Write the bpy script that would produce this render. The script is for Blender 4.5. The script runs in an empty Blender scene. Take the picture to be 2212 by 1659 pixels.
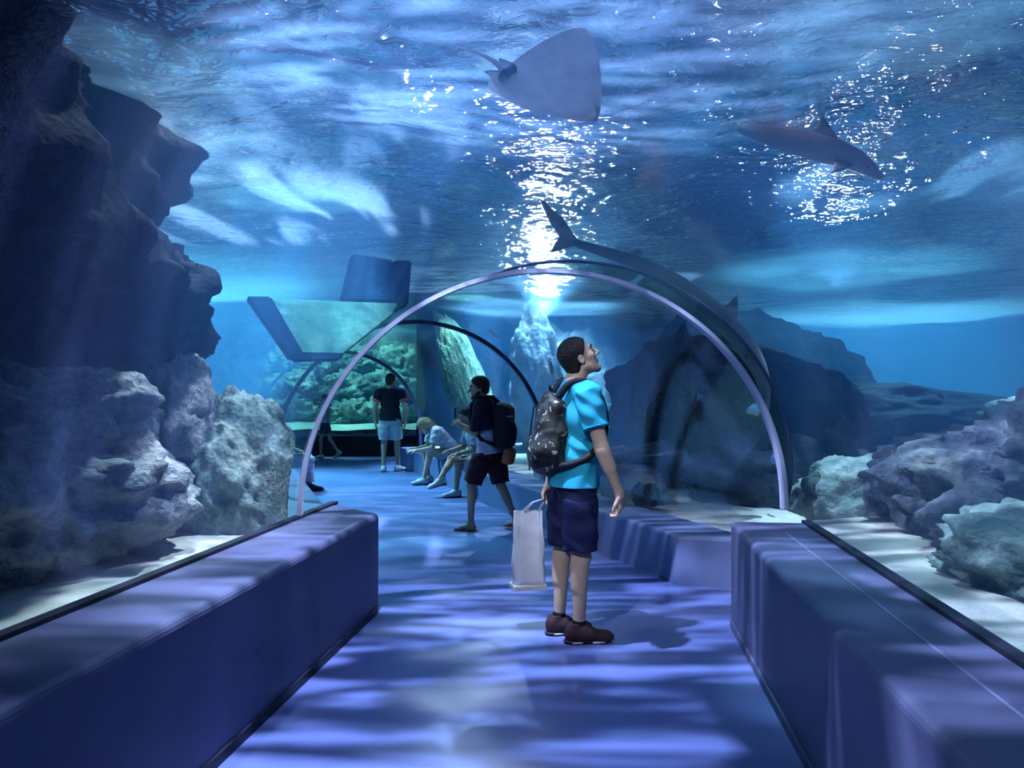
import bpy, bmesh, math, random
import numpy as np
from mathutils import Vector, Matrix, noise as mnoise
R = math.radians
sc = bpy.context.scene
COL = sc.collection
FPX, CX, CY, HORIZ, CAMZ = 1661.0, 1106.0, 829.5, 850.0, 1.45
PITCH = math.atan((HORIZ - CY) / FPX)

def P(px, py, Y):
    """World point at distance Y (metres ahead) seen at pixel px, py of the photograph."""
    x = (px - CX) / FPX; z = -(py - CY) / FPX
    c, s = math.cos(PITCH), math.sin(PITCH)
    d = (x, c - z * s, s + z * c)
    t = Y / d[1]
    return Vector((d[0] * t, Y, CAMZ + d[2] * t))

# ---------------------------------------------------------------- objects
def tag(o, label=None, cat=None, group=None, kind=None):
    if label: o['label'] = label
    if cat: o['category'] = cat
    if group: o['group'] = group
    if kind: o['kind'] = kind
    return o

def empty(name, loc=(0, 0, 0), rz=0.0, label=None, cat=None, group=None):
    o = bpy.data.objects.new(name, None); COL.objects.link(o)
    o.location = loc; o.rotation_euler = (0, 0, rz); o.empty_display_size = 0.1
    return tag(o, label, cat, group)

def mesh_obj(name, verts, faces, mat=None, parent=None, smooth=True):
    me = bpy.data.meshes.new(name)
    if isinstance(verts, np.ndarray) and isinstance(faces, np.ndarray):
        nv, nf, k = len(verts), len(faces), faces.shape[1]
        me.vertices.add(nv); me.vertices.foreach_set('co', verts.astype(np.float32).ravel())
        me.loops.add(nf * k); me.loops.foreach_set('vertex_index', faces.astype(np.int32).ravel())
        me.polygons.add(nf)
        me.polygons.foreach_set('loop_start', np.arange(0, nf * k, k, dtype=np.int32))
        me.update(calc_edges=True)
    else:
        me.from_pydata([tuple(v) for v in verts], [], [tuple(f) for f in faces])
    me.validate()
    if smooth: me.polygons.foreach_set('use_smooth', [True] * len(me.polygons))
    if mat: me.materials.append(mat)
    o = bpy.data.objects.new(name, me); COL.objects.link(o)
    if parent: o.parent = parent
    return o

def bm_obj(name, bm, mat=None, parent=None, smooth=False):
    me = bpy.data.meshes.new(name); bm.to_mesh(me); bm.free()
    if smooth: me.polygons.foreach_set('use_smooth', [True] * len(me.polygons))
    if mat: me.materials.append(mat)
    o = bpy.data.objects.new(name, me); COL.objects.link(o)
    if parent: o.parent = parent
    return o

def prism(name, poly, z0, z1, mat, bevel=0.0, parent=None, seg=3):
    """Vertical prism over a ground polygon (list of x,y)."""
    bm = bmesh.new()
    vs = [bm.verts.new((x, y, z0)) for x, y in poly]
    f = bm.faces.new(vs)
    r = bmesh.ops.extrude_face_region(bm, geom=[f])
    for v in r['geom']:
        if isinstance(v, bmesh.types.BMVert): v.co.z = z1
    bmesh.ops.recalc_face_normals(bm, faces=bm.faces)
    if bevel:
        es = [e for e in bm.edges if max(v.co.z for v in e.verts) > z1 - 1e-5]
        bmesh.ops.bevel(bm, geom=es, offset=bevel, segments=seg, profile=0.5, affect='EDGES')
    return bm_obj(name, bm, mat, parent)

def tube(name, pts, radii, mat, parent=None, n=10, closed=False):
    pts = [Vector(p) for p in pts]
    if not hasattr(radii, '__len__'): radii = [radii] * len(pts)
    verts, faces = [], []
    up = None
    for i, p in enumerate(pts):
        a = pts[max(i - 1, 0)]; b = pts[min(i + 1, len(pts) - 1)]
        t = (b - a).normalized()
        if up is None:
            up = t.orthogonal().normalized()
        up = (up - t * up.dot(t)).normalized(); side = t.cross(up)
        for k in range(n):
            a_ = 2 * math.pi * k / n
            verts.append(p + (up * math.cos(a_) + side * math.sin(a_)) * radii[i])
    for i in range(len(pts) - 1):
        for k in range(n):
            faces.append((i * n + k, i * n + (k + 1) % n, (i + 1) * n + (k + 1) % n, (i + 1) * n + k))
    faces.append(tuple(range(n - 1, -1, -1))); faces.append(tuple(range((len(pts) - 1) * n, len(pts) * n)))
    return mesh_obj(name, verts, faces, mat, parent)

def grid_faces(nu, nv, wrap_u=False):
    f = []
    for i in range(nv - 1):
        for k in range(nu if wrap_u else nu - 1):
            f.append((i * nu + k, i * nu + (k + 1) % nu, (i + 1) * nu + (k + 1) % nu, (i + 1) * nu + k))
    return f

# ---------------------------------------------------------------- node materials
class NT:
    def __init__(s, tree): s.t = tree; s.n = tree.nodes; s.l = tree.links
    def node(s, typ, **kw):
        nd = s.n.new(typ)
        ins = kw.pop('ins', {})
        for k, v in kw.items(): setattr(nd, k, v)
        for k, v in ins.items():
            sock = nd.inputs[k]
            if isinstance(v, bpy.types.NodeSocket): s.l.new(v, sock)
            else: sock.default_value = v
        return nd
    def link(s, a, b): s.l.new(a, b)
    def math(s, op, a, b=None, c=None, clamp=False):
        nd = s.n.new('ShaderNodeMath'); nd.operation = op; nd.use_clamp = clamp
        for i, v in enumerate((a, b, c)):
            if v is None: continue
            if isinstance(v, bpy.types.NodeSocket): s.l.new(v, nd.inputs[i])
            else: nd.inputs[i].default_value = v
        return nd.outputs[0]
    def ramp(s, fac, stops, interp='LINEAR'):
        nd = s.n.new('ShaderNodeValToRGB'); cr = nd.color_ramp; cr.interpolation = interp
        while len(cr.elements) < len(stops): cr.elements.new(0.5)
        for e, (p, c) in zip(cr.elements, stops):
            e.position = p; e.color = c if len(c) == 4 else (*c, 1)
        if fac is not None: s.l.new(fac, nd.inputs[0])
        return nd.outputs[0]

def new_mat(name):
    m = bpy.data.materials.new(name); m.use_nodes = True
    m.node_tree.nodes.clear()
    nt = NT(m.node_tree); out = nt.node('ShaderNodeOutputMaterial')
    return m, nt, out

def srgb(r, g, b):
    def f(c):
        c /= 255.0
        return c / 12.92 if c <= 0.04045 else ((c + 0.055) / 1.055) ** 2.4
    return (f(r), f(g), f(b), 1.0)

def pmat(name, col, rough=0.6, spec=0.4, var=0.12, scale=8.0, bump=0.0, bscale=40.0, col2=None, sub=0.0, metal=0.0, coat=0.0, detail=4.0):
    """Principled material with procedural colour variation and bump."""
    m, nt, out = new_mat(name)
    b = nt.node('ShaderNodeBsdfPrincipled')
    tc = nt.node('ShaderNodeTexCoord')
    nz = nt.node('ShaderNodeTexNoise', ins={'Vector': tc.outputs['Object'], 'Scale': scale, 'Detail': detail})
    c2 = col2 if col2 else tuple(c * (1 - var) for c in col[:3]) + (1,)
    c1 = col if col2 else tuple(min(1, c * (1 + var)) for c in col[:3]) + (1,)
    nt.link(nt.ramp(nz.outputs[0], [(0.35, c2), (0.65, c1)]), b.inputs['Base Color'])
    b.inputs['Roughness'].default_value = rough
    b.inputs['Specular IOR Level'].default_value = spec
    b.inputs['Metallic'].default_value = metal
    b.inputs['Coat Weight'].default_value = coat
    if sub:
        b.inputs['Subsurface Weight'].default_value = sub
        b.inputs['Subsurface Radius'].default_value = (0.01, 0.004, 0.002)
    if bump:
        n2 = nt.node('ShaderNodeTexNoise', ins={'Vector': tc.outputs['Object'], 'Scale': bscale, 'Detail': 5.0})
        bp = nt.node('ShaderNodeBump', ins={'Strength': bump, 'Distance': 0.02, 'Height': n2.outputs[0]})
        nt.link(bp.outputs[0], b.inputs['Normal'])
    nt.link(b.outputs[0], out.inputs[0])
    return m

# ---------------------------------------------------------------- signed distance sculpting
def smin(a, b, k):
    if k <= 0: return np.minimum(a, b)
    h = np.clip(0.5 + 0.5 * (b - a) / k, 0, 1)
    return b * (1 - h) + a * h - k * h * (1 - h)
def smax(a, b, k): return -smin(-a, -b, k)

class Cone:      # tapered capsule, optional elliptical squash across an axis
    def __init__(s, a, b, ra, rb, k=0.03, sq=None):
        s.a = np.array(a, float); s.b = np.array(b, float); s.ra, s.rb, s.k, s.sq = ra, rb, k, sq
    def bounds(s):
        m = max(s.ra, s.rb) * (s.sq[1] if s.sq and s.sq[1] > 1 else 1)
        return np.minimum(s.a, s.b) - m, np.maximum(s.a, s.b) + m
    def __call__(s, p):
        ab = s.b - s.a; L2 = float(ab @ ab) + 1e-12
        q = p - s.a
        t = np.clip((q @ ab) / L2, 0, 1)
        d = q - t[..., None] * ab
        if s.sq is not None:                 # squash: (axis, factor): factor>1 widens along axis
            ax = np.array(s.sq[0], float); ax /= np.linalg.norm(ax)
            c = d @ ax
            d = d + (c * (1 / s.sq[1] - 1))[..., None] * ax
        r = s.ra + (s.rb - s.ra) * t
        return np.sqrt((d * d).sum(-1)) - r

class Ell:       # ellipsoid with rotation frame (columns = axes)
    def __init__(s, c, r, k=0.03, rot=None):
        s.c = np.array(c, float); s.r = np.array(r, float); s.k = k
        s.M = np.eye(3) if rot is None else np.array(rot, float)
    def bounds(s):
        m = float(max(s.r)); return s.c - m, s.c + m
    def __call__(s, p):
        q = (p - s.c) @ s.M
        k0 = np.sqrt(((q / s.r) ** 2).sum(-1)) + 1e-9
        k1 = np.sqrt(((q / (s.r ** 2)) ** 2).sum(-1)) + 1e-9
        return k0 * (k0 - 1.0) / k1

class RBox:
    def __init__(s, c, h, r=0.02, k=0.02, rot=None):
        s.c = np.array(c, float); s.h = np.array(h, float) - r; s.r = r; s.k = k
        s.M = np.eye(3) if rot is None else np.array(rot, float)
    def bounds(s):
        m = float(np.linalg.norm(s.h + s.r)); return s.c - m, s.c + m
    def __call__(s, p):
        q = np.abs((p - s.c) @ s.M) - s.h
        return np.sqrt((np.maximum(q, 0) ** 2).sum(-1)) + np.minimum(q.max(-1), 0) - s.r

class Sub:       # carve a shape away
    def __init__(s, shape, k=0.01): s.s = shape; s.k = k
    def bounds(s): return s.s.bounds()

def rot_frame(x=None, y=None, z=None):
    """3x3 with columns as given axes (missing one is the cross product)."""
    n = lambda v: np.array(v, float) / np.linalg.norm(v)
    if x is None: y, z = n(y), n(z); x = n(np.cross(y, z)); z = n(np.cross(x, y))
    elif y is None: x, z = n(x), n(z); y = n(np.cross(z, x)); z = n(np.cross(x, y))
    else: x, y = n(x), n(y); z = n(np.cross(x, y)); y = n(np.cross(z, x))
    return np.stack([x, y, z], 1)

class FCone(Cone):   # tapered tube with flat cut ends
    def __call__(s, p):
        ab = s.b - s.a; L = float(np.linalg.norm(ab)); u = ab / L
        q = p - s.a; t = q @ u
        d = q - t[..., None] * u
        if s.sq is not None:
            ax = np.array(s.sq[0], float); ax /= np.linalg.norm(ax)
            c = d @ ax; d = d + (c * (1 / s.sq[1] - 1))[..., None] * ax
        r = s.ra + (s.rb - s.ra) * np.clip(t / L, 0, 1)
        return smax(np.sqrt((d * d).sum(-1)) - r, np.maximum(-t, t - L), 0.008)

def axes_points(ax, sl=None):
    a = [ax[i] if sl is None else ax[i][sl[i]] for i in range(3)]
    return np.stack(np.meshgrid(*a, indexing='ij'), -1)

def sdf_eval(shapes, ax, margin=0.06):
    """Smooth union of shapes on a grid given by its three axes; each shape only near its own bounds."""
    d = np.full([len(a) for a in ax], 1.0)
    for s in shapes:
        lo, hi = s.bounds()
        m = margin + getattr(s, 'k', 0.02)
        sl = []
        for i in range(3):
            ii = np.where((ax[i] >= lo[i] - m) & (ax[i] <= hi[i] + m))[0]
            if not len(ii): break
            sl.append(slice(ii[0], ii[-1] + 1))
        if len(sl) < 3: continue
        sl = tuple(sl); p = axes_points(ax, sl)
        if isinstance(s, Sub): d[sl] = smax(d[sl], -s.s(p), s.k)
        else: d[sl] = smin(d[sl], s(p), s.k)
    return d

def surface_nets(d, org, h):
    """Naive surface nets on a distance grid; returns verts, quads."""
    nx, ny, nz = d.shape
    ins = d < 0
    c = [(i, j, k) for i in (0, 1) for j in (0, 1) for k in (0, 1)]
    cnt = sum(ins[i:nx - 1 + i, j:ny - 1 + j, k:nz - 1 + k].astype(np.int8) for i, j, k in c)
    act = (cnt > 0) & (cnt < 8)
    idx = np.full(act.shape, -1, np.int64)
    cells = np.argwhere(act)
    idx[act] = np.arange(len(cells))
    acc = np.zeros((len(cells), 3)); num = np.zeros(len(cells))
    ci = cells
    for a in c:
        for ax in range(3):
            if a[ax]: continue
            b = list(a); b[ax] = 1
            da = d[ci[:, 0] + a[0], ci[:, 1] + a[1], ci[:, 2] + a[2]]
            db = d[ci[:, 0] + b[0], ci[:, 1] + b[1], ci[:, 2] + b[2]]
            m = (da < 0) != (db < 0)
            t = np.where(m, da / np.where(m, da - db, 1), 0)
            off = np.array(a, float)[None, :].repeat(len(ci), 0)
            off[:, ax] = t
            acc[m] += off[m]; num[m] += 1
    v = (ci + acc / np.maximum(num, 1)[:, None]) * h + org
    quads = []
    for ax in range(3):
        u, w = (ax + 1) % 3, (ax + 2) % 3
        sl0 = [slice(None)] * 3; sl1 = [slice(None)] * 3
        sl0[ax] = slice(0, -1); sl1[ax] = slice(1, None)
        s0, s1 = ins[tuple(sl0)], ins[tuple(sl1)]
        e = np.argwhere(s0 != s1)
        e = e[(e[:, u] > 0) & (e[:, w] > 0) & (e[:, u] < d.shape[u] - 1) & (e[:, w] < d.shape[w] - 1)]
        if not len(e): continue
        def cell(du, dw):
            q = e.copy(); q[:, u] -= du; q[:, w] -= dw
            return idx[q[:, 0], q[:, 1], q[:, 2]]
        q = np.stack([cell(1, 1), cell(0, 1), cell(0, 0), cell(1, 0)], 1)
        flip = ~s0[e[:, 0], e[:, 1], e[:, 2]]
        q[flip] = q[flip][:, ::-1]
        quads.append(q)
    q = np.concatenate(quads) if quads else np.zeros((0, 4), int)
    return v, q

def sculpt(name, shapes, h, mat, parent=None, pad=0.03, post=None, smooth_iter=1):
    lo = np.min([s.bounds()[0] for s in shapes if not isinstance(s, Sub)], 0) - pad
    hi = np.max([s.bounds()[1] for s in shapes if not isinstance(s, Sub)], 0) + pad
    n = np.ceil((hi - lo) / h).astype(int) + 1
    ax = [lo[i] + h * np.arange(n[i]) for i in range(3)]
    d = sdf_eval(shapes, ax)
    if post is not None: d = post(d, axes_points(ax))
    v, q = surface_nets(d, lo, h)
    o = mesh_obj(name, v, q, mat, parent)
    return o
# ================================================================ camera
cam_d = bpy.data.cameras.new('camera'); cam = bpy.data.objects.new('camera', cam_d); COL.objects.link(cam)
cam_d.sensor_width = 36.0; cam_d.lens = 36.0 * FPX / 2212.0; cam_d.clip_start = 0.05; cam_d.clip_end = 200
cam.location = (0, 0, CAMZ); cam.rotation_euler = (math.pi / 2 + PITCH, 0, 0)
sc.camera = cam
vs = sc.view_settings
vs.view_transform = 'Standard'; vs.look = 'None'; vs.gamma = 1.0; vs.exposure = 0.0; vs.use_curve_mapping = False
cy = sc.cycles
cy.use_denoising = True
cy.max_bounces = 4; cy.diffuse_bounces = 1; cy.glossy_bounces = 2; cy.transmission_bounces = 2
cy.volume_bounces = 0; cy.transparent_max_bounces = 40
cy.use_light_tree = False; cy.use_adaptive_sampling = True; cy.adaptive_threshold = 0.05; cy.adaptive_min_samples = 16
cy.caustics_reflective = False; cy.caustics_refractive = False
cy.sample_clamp_indirect = 4.0; cy.blur_glossy = 0.5

# ================================================================ tunnel geometry
RV, ZS = 1.59, 0.68                 # vault radius, springing height
BW = 1.14                           # half width of the walkway
C1 = Vector((0.26, 5.15)); H1 = R(7.0); H2 = R(-20.0)
D1 = Vector((math.sin(H1), math.cos(H1))); N1 = Vector((D1.y, -D1.x))     # forward, right
D2 = Vector((math.sin(H2), math.cos(H2))); N2 = Vector((D2.y, -D2.x))
HM = (H1 + H2) / 2; DM = Vector((math.sin(HM), math.cos(HM))); NM = Vector((DM.y, -DM.x))
MS = 1.0 / math.cos((H1 - H2) / 2)  # mitre stretch
S_END = 10.6
def T1(s, u): p = C1 + D1 * s + N1 * u; return (p.x, p.y)
def T2(s, u): p = C1 + D2 * s + N2 * u; return (p.x, p.y)
def TM(u): p = C1 + NM * (u * MS); return (p.x, p.y)
def arch(u_of, zfoot, r=RV, n=48, grow=0.0):
    """Arch profile from left foot to right foot as 3-D points; u_of(u) -> (x, y)."""
    pts = []
    rr = r + grow
    x, y = u_of(-rr); pts.append((x, y, zfoot))
    for k in range(n + 1):
        a = math.pi - math.pi * k / n
        x, y = u_of(rr * math.cos(a)); pts.append((x, y, ZS + rr * math.sin(a)))
    x, y = u_of(rr); pts.append((x, y, zfoot))
    return pts

# ================================================================ materials of the setting
def glass_mat(name, tint, refl=1.0, rough=0.02):
    m, nt, out = new_mat(name)
    tr = nt.node('ShaderNodeBsdfTransparent', ins={'Color': tint})
    gl = nt.node('ShaderNodeBsdfGlossy', ins={'Color': (1, 1, 1, 1), 'Roughness': rough})
    geo = nt.node('ShaderNodeNewGeometry')
    fr = nt.node('ShaderNodeLayerWeight', ins={'Blend': 0.18})
    f = nt.math('MULTIPLY', fr.outputs['Fresnel'], refl, clamp=True)
    mx = nt.node('ShaderNodeMixShader', ins={0: f, 1: tr.outputs[0], 2: gl.outputs[0]})
    nt.link(mx.outputs[0], out.inputs[0])
    return m
M_GLASS = glass_mat("acrylic", (0.97, 0.99, 1.0, 1), 0.16, 0.08)

def concrete(name, c1, c2, rough=0.55):
    m, nt, out = new_mat(name)
    tc = nt.node('ShaderNodeTexCoord')
    nz = nt.node('ShaderNodeTexNoise', ins={'Vector': tc.outputs['Object'], 'Scale': 2.5, 'Detail': 6.0})
    n2 = nt.node('ShaderNodeTexNoise', ins={'Vector': tc.outputs['Object'], 'Scale': 120.0, 'Detail': 3.0})
    b = nt.node('ShaderNodeBsdfPrincipled', ins={'Roughness': rough, 'Specular IOR Level': 0.35})
    nt.link(nt.ramp(nz.outputs[0], [(0.3, c1), (0.7, c2)]), b.inputs['Base Color'])
    bp = nt.node('ShaderNodeBump', ins={'Strength': 0.15, 'Distance': 0.004, 'Height': n2.outputs[0]})
    nt.link(bp.outputs[0], b.inputs['Normal']); nt.link(b.outputs[0], out.inputs[0])
    return m
M_BARR = concrete('painted_barrier', (0.105, 0.115, 0.215, 1), (0.135, 0.145, 0.255, 1), 0.5)
M_BENCH = concrete('painted_bench', (0.13, 0.17, 0.33, 1), (0.17, 0.22, 0.40, 1), 0.5)
M_BLACK = pmat('black_paint', (0.006, 0.007, 0.012, 1), rough=0.6, spec=0.3)
M_JOINT = pmat('ring_seal', (0.74, 0.77, 0.95, 1), rough=0.35, spec=0.5, var=0.05)
M_JOINTD = pmat('dark_seal', (0.03, 0.05, 0.13, 1), rough=0.4, spec=0.5)
M_TRACK = pmat('dark_gasket', (0.012, 0.016, 0.035, 1), rough=0.5)

def floor_mat():
    m, nt, out = new_mat('glossy_blue_floor')
    tc = nt.node('ShaderNodeTexCoord')
    nz = nt.node('ShaderNodeTexNoise', ins={'Vector': tc.outputs['Object'], 'Scale': 1.3, 'Detail': 6.0})
    n2 = nt.node('ShaderNodeTexNoise', ins={'Vector': tc.outputs['Object'], 'Scale': 90.0, 'Detail': 3.0})
    b = nt.node('ShaderNodeBsdfPrincipled', ins={'Specular IOR Level': 0.5})
    nt.link(nt.ramp(nz.outputs[0], [(0.3, (0.13, 0.175, 0.42, 1)), (0.7, (0.165, 0.215, 0.48, 1))]), b.inputs['Base Color'])
    nt.link(nt.ramp(nz.outputs[0], [(0.3, (0.28,) * 3), (0.7, (0.38,) * 3)]), b.inputs['Roughness'])
    bp = nt.node('ShaderNodeBump', ins={'Strength': 0.12, 'Distance': 0.003, 'Height': n2.outputs[0]})
    nt.link(bp.outputs[0], b.inputs['Normal']); nt.link(b.outputs[0], out.inputs[0])
    return m
M_FLOOR = floor_mat()

# ================================================================ floor, barriers, bench
S0 = -6.0
fl = [T1(S0, -1.8), TM(-1.8), T2(S_END, -1.8), (-8.6, 15.0), (-8.6, 19.6), (-0.9, 19.6), (-0.9, 16.6), T2(S_END, 1.8), TM(1.8), T1(S0, 1.8)]
tag(prism('floor', fl, -0.12, 0.0, M_FLOOR), kind='structure')

def barrier(name, sgn, s_end_in, s_end_out, s_end_skew=0.0):
    inn, outr = BW * sgn, (RV + 0.06) * sgn
    poly = [T1(S0, inn), T1(s_end_in, inn), T1(s_end_out, outr), T1(S0, outr)]
    o = prism(name, poly, 0.0, 0.65, M_BARR, bevel=0.035, seg=4)
    # dark gasket channel the acrylic stands in, and a painted skirting strip along the floor
    q = [T1(S0, (RV - 0.022) * sgn), T1(s_end_out - 0.02, (RV - 0.022) * sgn), T1(s_end_out - 0.02, (RV + 0.03) * sgn), T1(S0, (RV + 0.03) * sgn)]
    g = prism('gasket_channel', q, 0.645, 0.668, M_TRACK, parent=o)
    g['label'] = 'dark gasket channel along the outer edge'
    q = [T1(S0, (BW - 0.012) * sgn), T1(s_end_in - 0.06, (BW - 0.012) * sgn), T1(s_end_in - 0.06, (BW + 0.01) * sgn), T1(S0, (BW + 0.01) * sgn)]
    prism('skirting', q, 0.0, 0.045, M_TRACK if sgn < 0 else M_BARR, parent=o)
    return tag(o, kind='structure')
barrier('wall_left', -1, -0.13, 0.28)
wr = barrier('wall_right', 1, -0.17, -0.17)
# thin raised seam on the right barrier top
seam = prism('seam_strip', [T1(S0, 1.385), T1(-0.55, 1.385), T1(-0.55, 1.395), T1(S0, 1.395)], 0.645, 0.6525, pmat('pale_sealant', (0.24, 0.26, 0.42, 1), rough=0.5), parent=wr)

bq = [T2(0.30, BW + 0.02), T2(S_END - 0.1, BW + 0.02), T2(S_END - 0.1, RV + 0.06), T2(-0.05, RV + 0.06)]
bench = prism('bench', bq, 0.0, 0.38, M_BENCH, bevel=0.03, seg=3)
tag(bench, 'long low blue bench ledge running along the curved tunnel glass behind the right barrier', 'bench')
bq = [T2(1.6, -BW - 0.02), T2(S_END - 0.1, -BW - 0.02), T2(S_END - 0.1, -RV - 0.06), T2(1.6, -RV - 0.06)]
b2 = prism('bench', bq, 0.0, 0.38, M_BENCH, bevel=0.03, seg=3)
tag(b2, 'low blue bench ledge on the far side, mostly hidden behind the first arch foot', 'bench')

# ================================================================ acrylic vaults and rings
def vault(name, sections, mat):
    n = len(sections[0]); v = [p for s in sections for p in s]
    return tag(mesh_obj(name, v, grid_faces(n, len(sections)), mat), kind='structure')
G = 0.02
vault('window_1', [arch(lambda u: T1(S0, u), 0.66), arch(lambda u: T1(-3.0, u), 0.66), arch(lambda u: TM(u), 0.66)], M_GLASS)
vault('window_2', [arch(lambda u: TM(u), 0.385), arch(lambda u: T2(2.0, u), 0.385), arch(lambda u: T2(3.9, u), 0.385)], M_GLASS)
vault('window_3', [arch(lambda u: T2(3.9, u), 0.385), arch(lambda u: T2(7, u), 0.385), arch(lambda u: T2(S_END, u), 0.385)], M_GLASS)

def ring(name, u_of, fwd, w, t, zf, mat, grow_out=0.0):
    """Arch band: w deep along fwd, t thick radially."""
    secs = []
    for (g, dd) in ((-t / 2, -w / 2), (-t / 2, w / 2), (t / 2 + grow_out, w / 2), (t / 2 + grow_out, -w / 2)):
        secs.append([Vector((p[0] + fwd.x * dd, p[1] + fwd.y * dd, p[2])) for p in arch(u_of, zf, grow=g, n=72)])
    n = len(secs[0]); v = []; f = []
    for i in range(n):
        v += [secs[j][i] for j in range(4)]
    for i in range(n - 1):
        for j in range(4):
            f.append((i * 4 + j, i * 4 + (j + 1) % 4, (i + 1) * 4 + (j + 1) % 4, (i + 1) * 4 + j))
    f += [(0, 3, 2, 1), tuple((n - 1) * 4 + j for j in range(4))]
    return tag(mesh_obj(name, v, f, mat, smooth=False), kind='structure')
ring('trim_1', TM, DM, 0.075, 0.028, 0.65, M_JOINT)
ring('trim_2', lambda u: T2(3.9, u), D2, 0.05, 0.045, 0.38, M_JOINTD)
ring('trim_3', lambda u: T2(S_END, u), D2, 0.10, 0.06, 0.38, M_JOINTD)
# wedge collar of thick acrylic on the outside of the bend
def collar():
    a, b = [], []
    for k in range(0, 61):
        th = math.radians(105 - 105 * k / 60)
        w = 0.30 * math.sin(math.radians(180 * k / 60)) ** 0.6 * (0.55 + 0.45 * k / 60)
        x, y = TM(RV * math.cos(th)); z = ZS + RV * math.sin(th)
        a.append((x, y, z))
        rr = RV + 0.16 * (w / 0.30)
        x, y = TM(rr * math.cos(th)); b.append((x + D1.x * -w * .2, y + D1.y * -w * .2, ZS + rr * math.sin(th)))
    m, nt, out = new_mat('acrylic_collar')
    tr = nt.node('ShaderNodeBsdfTransparent', ins={'Color': (0.45, 0.62, 0.62, 1)})
    gl = nt.node('ShaderNodeBsdfPrincipled', ins={'Base Color': (0.03, 0.09, 0.08, 1), 'Roughness': 0.25})
    mx = nt.node('ShaderNodeMixShader', ins={0: 0.35, 1: tr.outputs[0], 2: gl.outputs[0]})
    nt.link(mx.outputs[0], out.inputs[0])
    o = mesh_obj('trim_4', a + b, grid_faces(61, 2), m)
    o2 = tube('rim', b, 0.011, M_JOINTD, parent=o, n=6); o2['label'] = 'dark outer edge of the collar'
    return tag(o, kind='structure')
collar()

# ================================================================ end room
prism('sill_block', [(-8.6, 17.8), (-2.15, 17.8), (-2.15, 18.1), (-8.6, 18.1)], 0.0, 0.47, M_BLACK)
o = bpy.data.objects['sill_block']; o.name = 'wall_end'; tag(o, kind='structure')
o = mesh_obj('window_4', [(-8.6, 17.95, .47), (-2.15, 17.95, .47), (-2.15, 17.95, 3.3), (-8.6, 17.95, 3.3)], [(0, 1, 2, 3)], M_GLASS)
tag(o, kind='structure')
prism('wall_far', [(-2.15, 17.3), (-1.0, 16.3), (-1.0, 18.2), (-2.15, 18.2)], 0.0, 3.3, M_BLACK)
tag(bpy.data.objects['wall_far'], kind='structure')
prism('ceiling', [(-8.6, 15.2), (-3.3, 15.6), (-1.0, 16.3), (-1.0, 18.4), (-8.6, 18.4)], 3.3, 3.4, M_BLACK)
tag(bpy.data.objects['ceiling'], kind='structure')

# ================================================================ water
ZW = 3.10
XB, Y0, Y1 = 15.0, -7.0, 34.0
def water():
    # outer box
    z0, z1 = -0.4, ZW + 0.12
    v = [(-XB, Y0, z0), (XB, Y0, z0), (XB, Y1, z0), (-XB, Y1, z0), (-XB, Y0, z1), (XB, Y0, z1), (XB, Y1, z1), (-XB, Y1, z1)]
    f = [(0, 3, 2, 1), (4, 5, 6, 7), (0, 1, 5, 4), (1, 2, 6, 5), (2, 3, 7, 6), (3, 0, 4, 7)]
    # cavity: the dry tunnel
    g = 0.02
    def sec(u_of, grow): return arch(u_of, -0.2, n=24, grow=grow)
    secs = [sec(lambda u: T1(S0, u), g), sec(lambda u: TM(u), g), sec(lambda u: T2(S_END, u), g)]
    n = len(secs[0])
    b = len(v)
    for s in secs: v += s
    m = len(secs)
    for i in range(m - 1):
        for k in range(n):
            k2 = (k + 1) % n
            f.append((b + i * n + k, b + (i + 1) * n + k, b + (i + 1) * n + k2, b + i * n + k2))
    f.append(tuple(b + k for k in range(n)))
    f.append(tuple(b + (m - 1) * n + k for k in range(n - 1, -1, -1)))
    # cavity: the dry end room (touches the tunnel end)
    b = len(v)
    e = 0.02
    a0 = T2(S_END + e, -3.4); a1 = T2(S_END + e, 1.9)
    base = [a0, a1, (-1.0, 16.5), (-1.0, 17.93), (-8.6, 17.93), (-8.6, 16.0)]
    nb = len(base)
    v += [(x, y, -0.2) for x, y in base] + [(x, y, 3.05) for x, y in base]
    for k in range(nb):
        k2 = (k + 1) % nb
        f.append((b + k, b + nb + k, b + nb + k2, b + k2))
    f.append(tuple(b + k for k in range(nb)))
    f.append(tuple(b + nb + k for k in range(nb - 1, -1, -1)))
    m_, nt, out = new_mat('water_body')
    sca = nt.node('ShaderNodeVolumeScatter', ins={'Color': WCOL, 'Density': WDENS, 'Anisotropy': 0.2})
    ab = nt.node('ShaderNodeVolumeAbsorption', ins={'Color': WABS, 'Density': WABD})
    add = nt.node('ShaderNodeAddShader'); nt.link(sca.outputs[0], add.inputs[0]); nt.link(ab.outputs[0], add.inputs[1])
    nt.link(add.outputs[0], out.inputs['Volume'])
    o = mesh_obj('aquarium_water', v, f, m_, smooth=False)
    return tag(o, kind='structure')
WDENS = 0.072; WCOL = (0.10, 0.42, 1.0, 1); WABS = (0.20, 0.66, 0.95, 1); WABD = 0.035
water()

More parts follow.
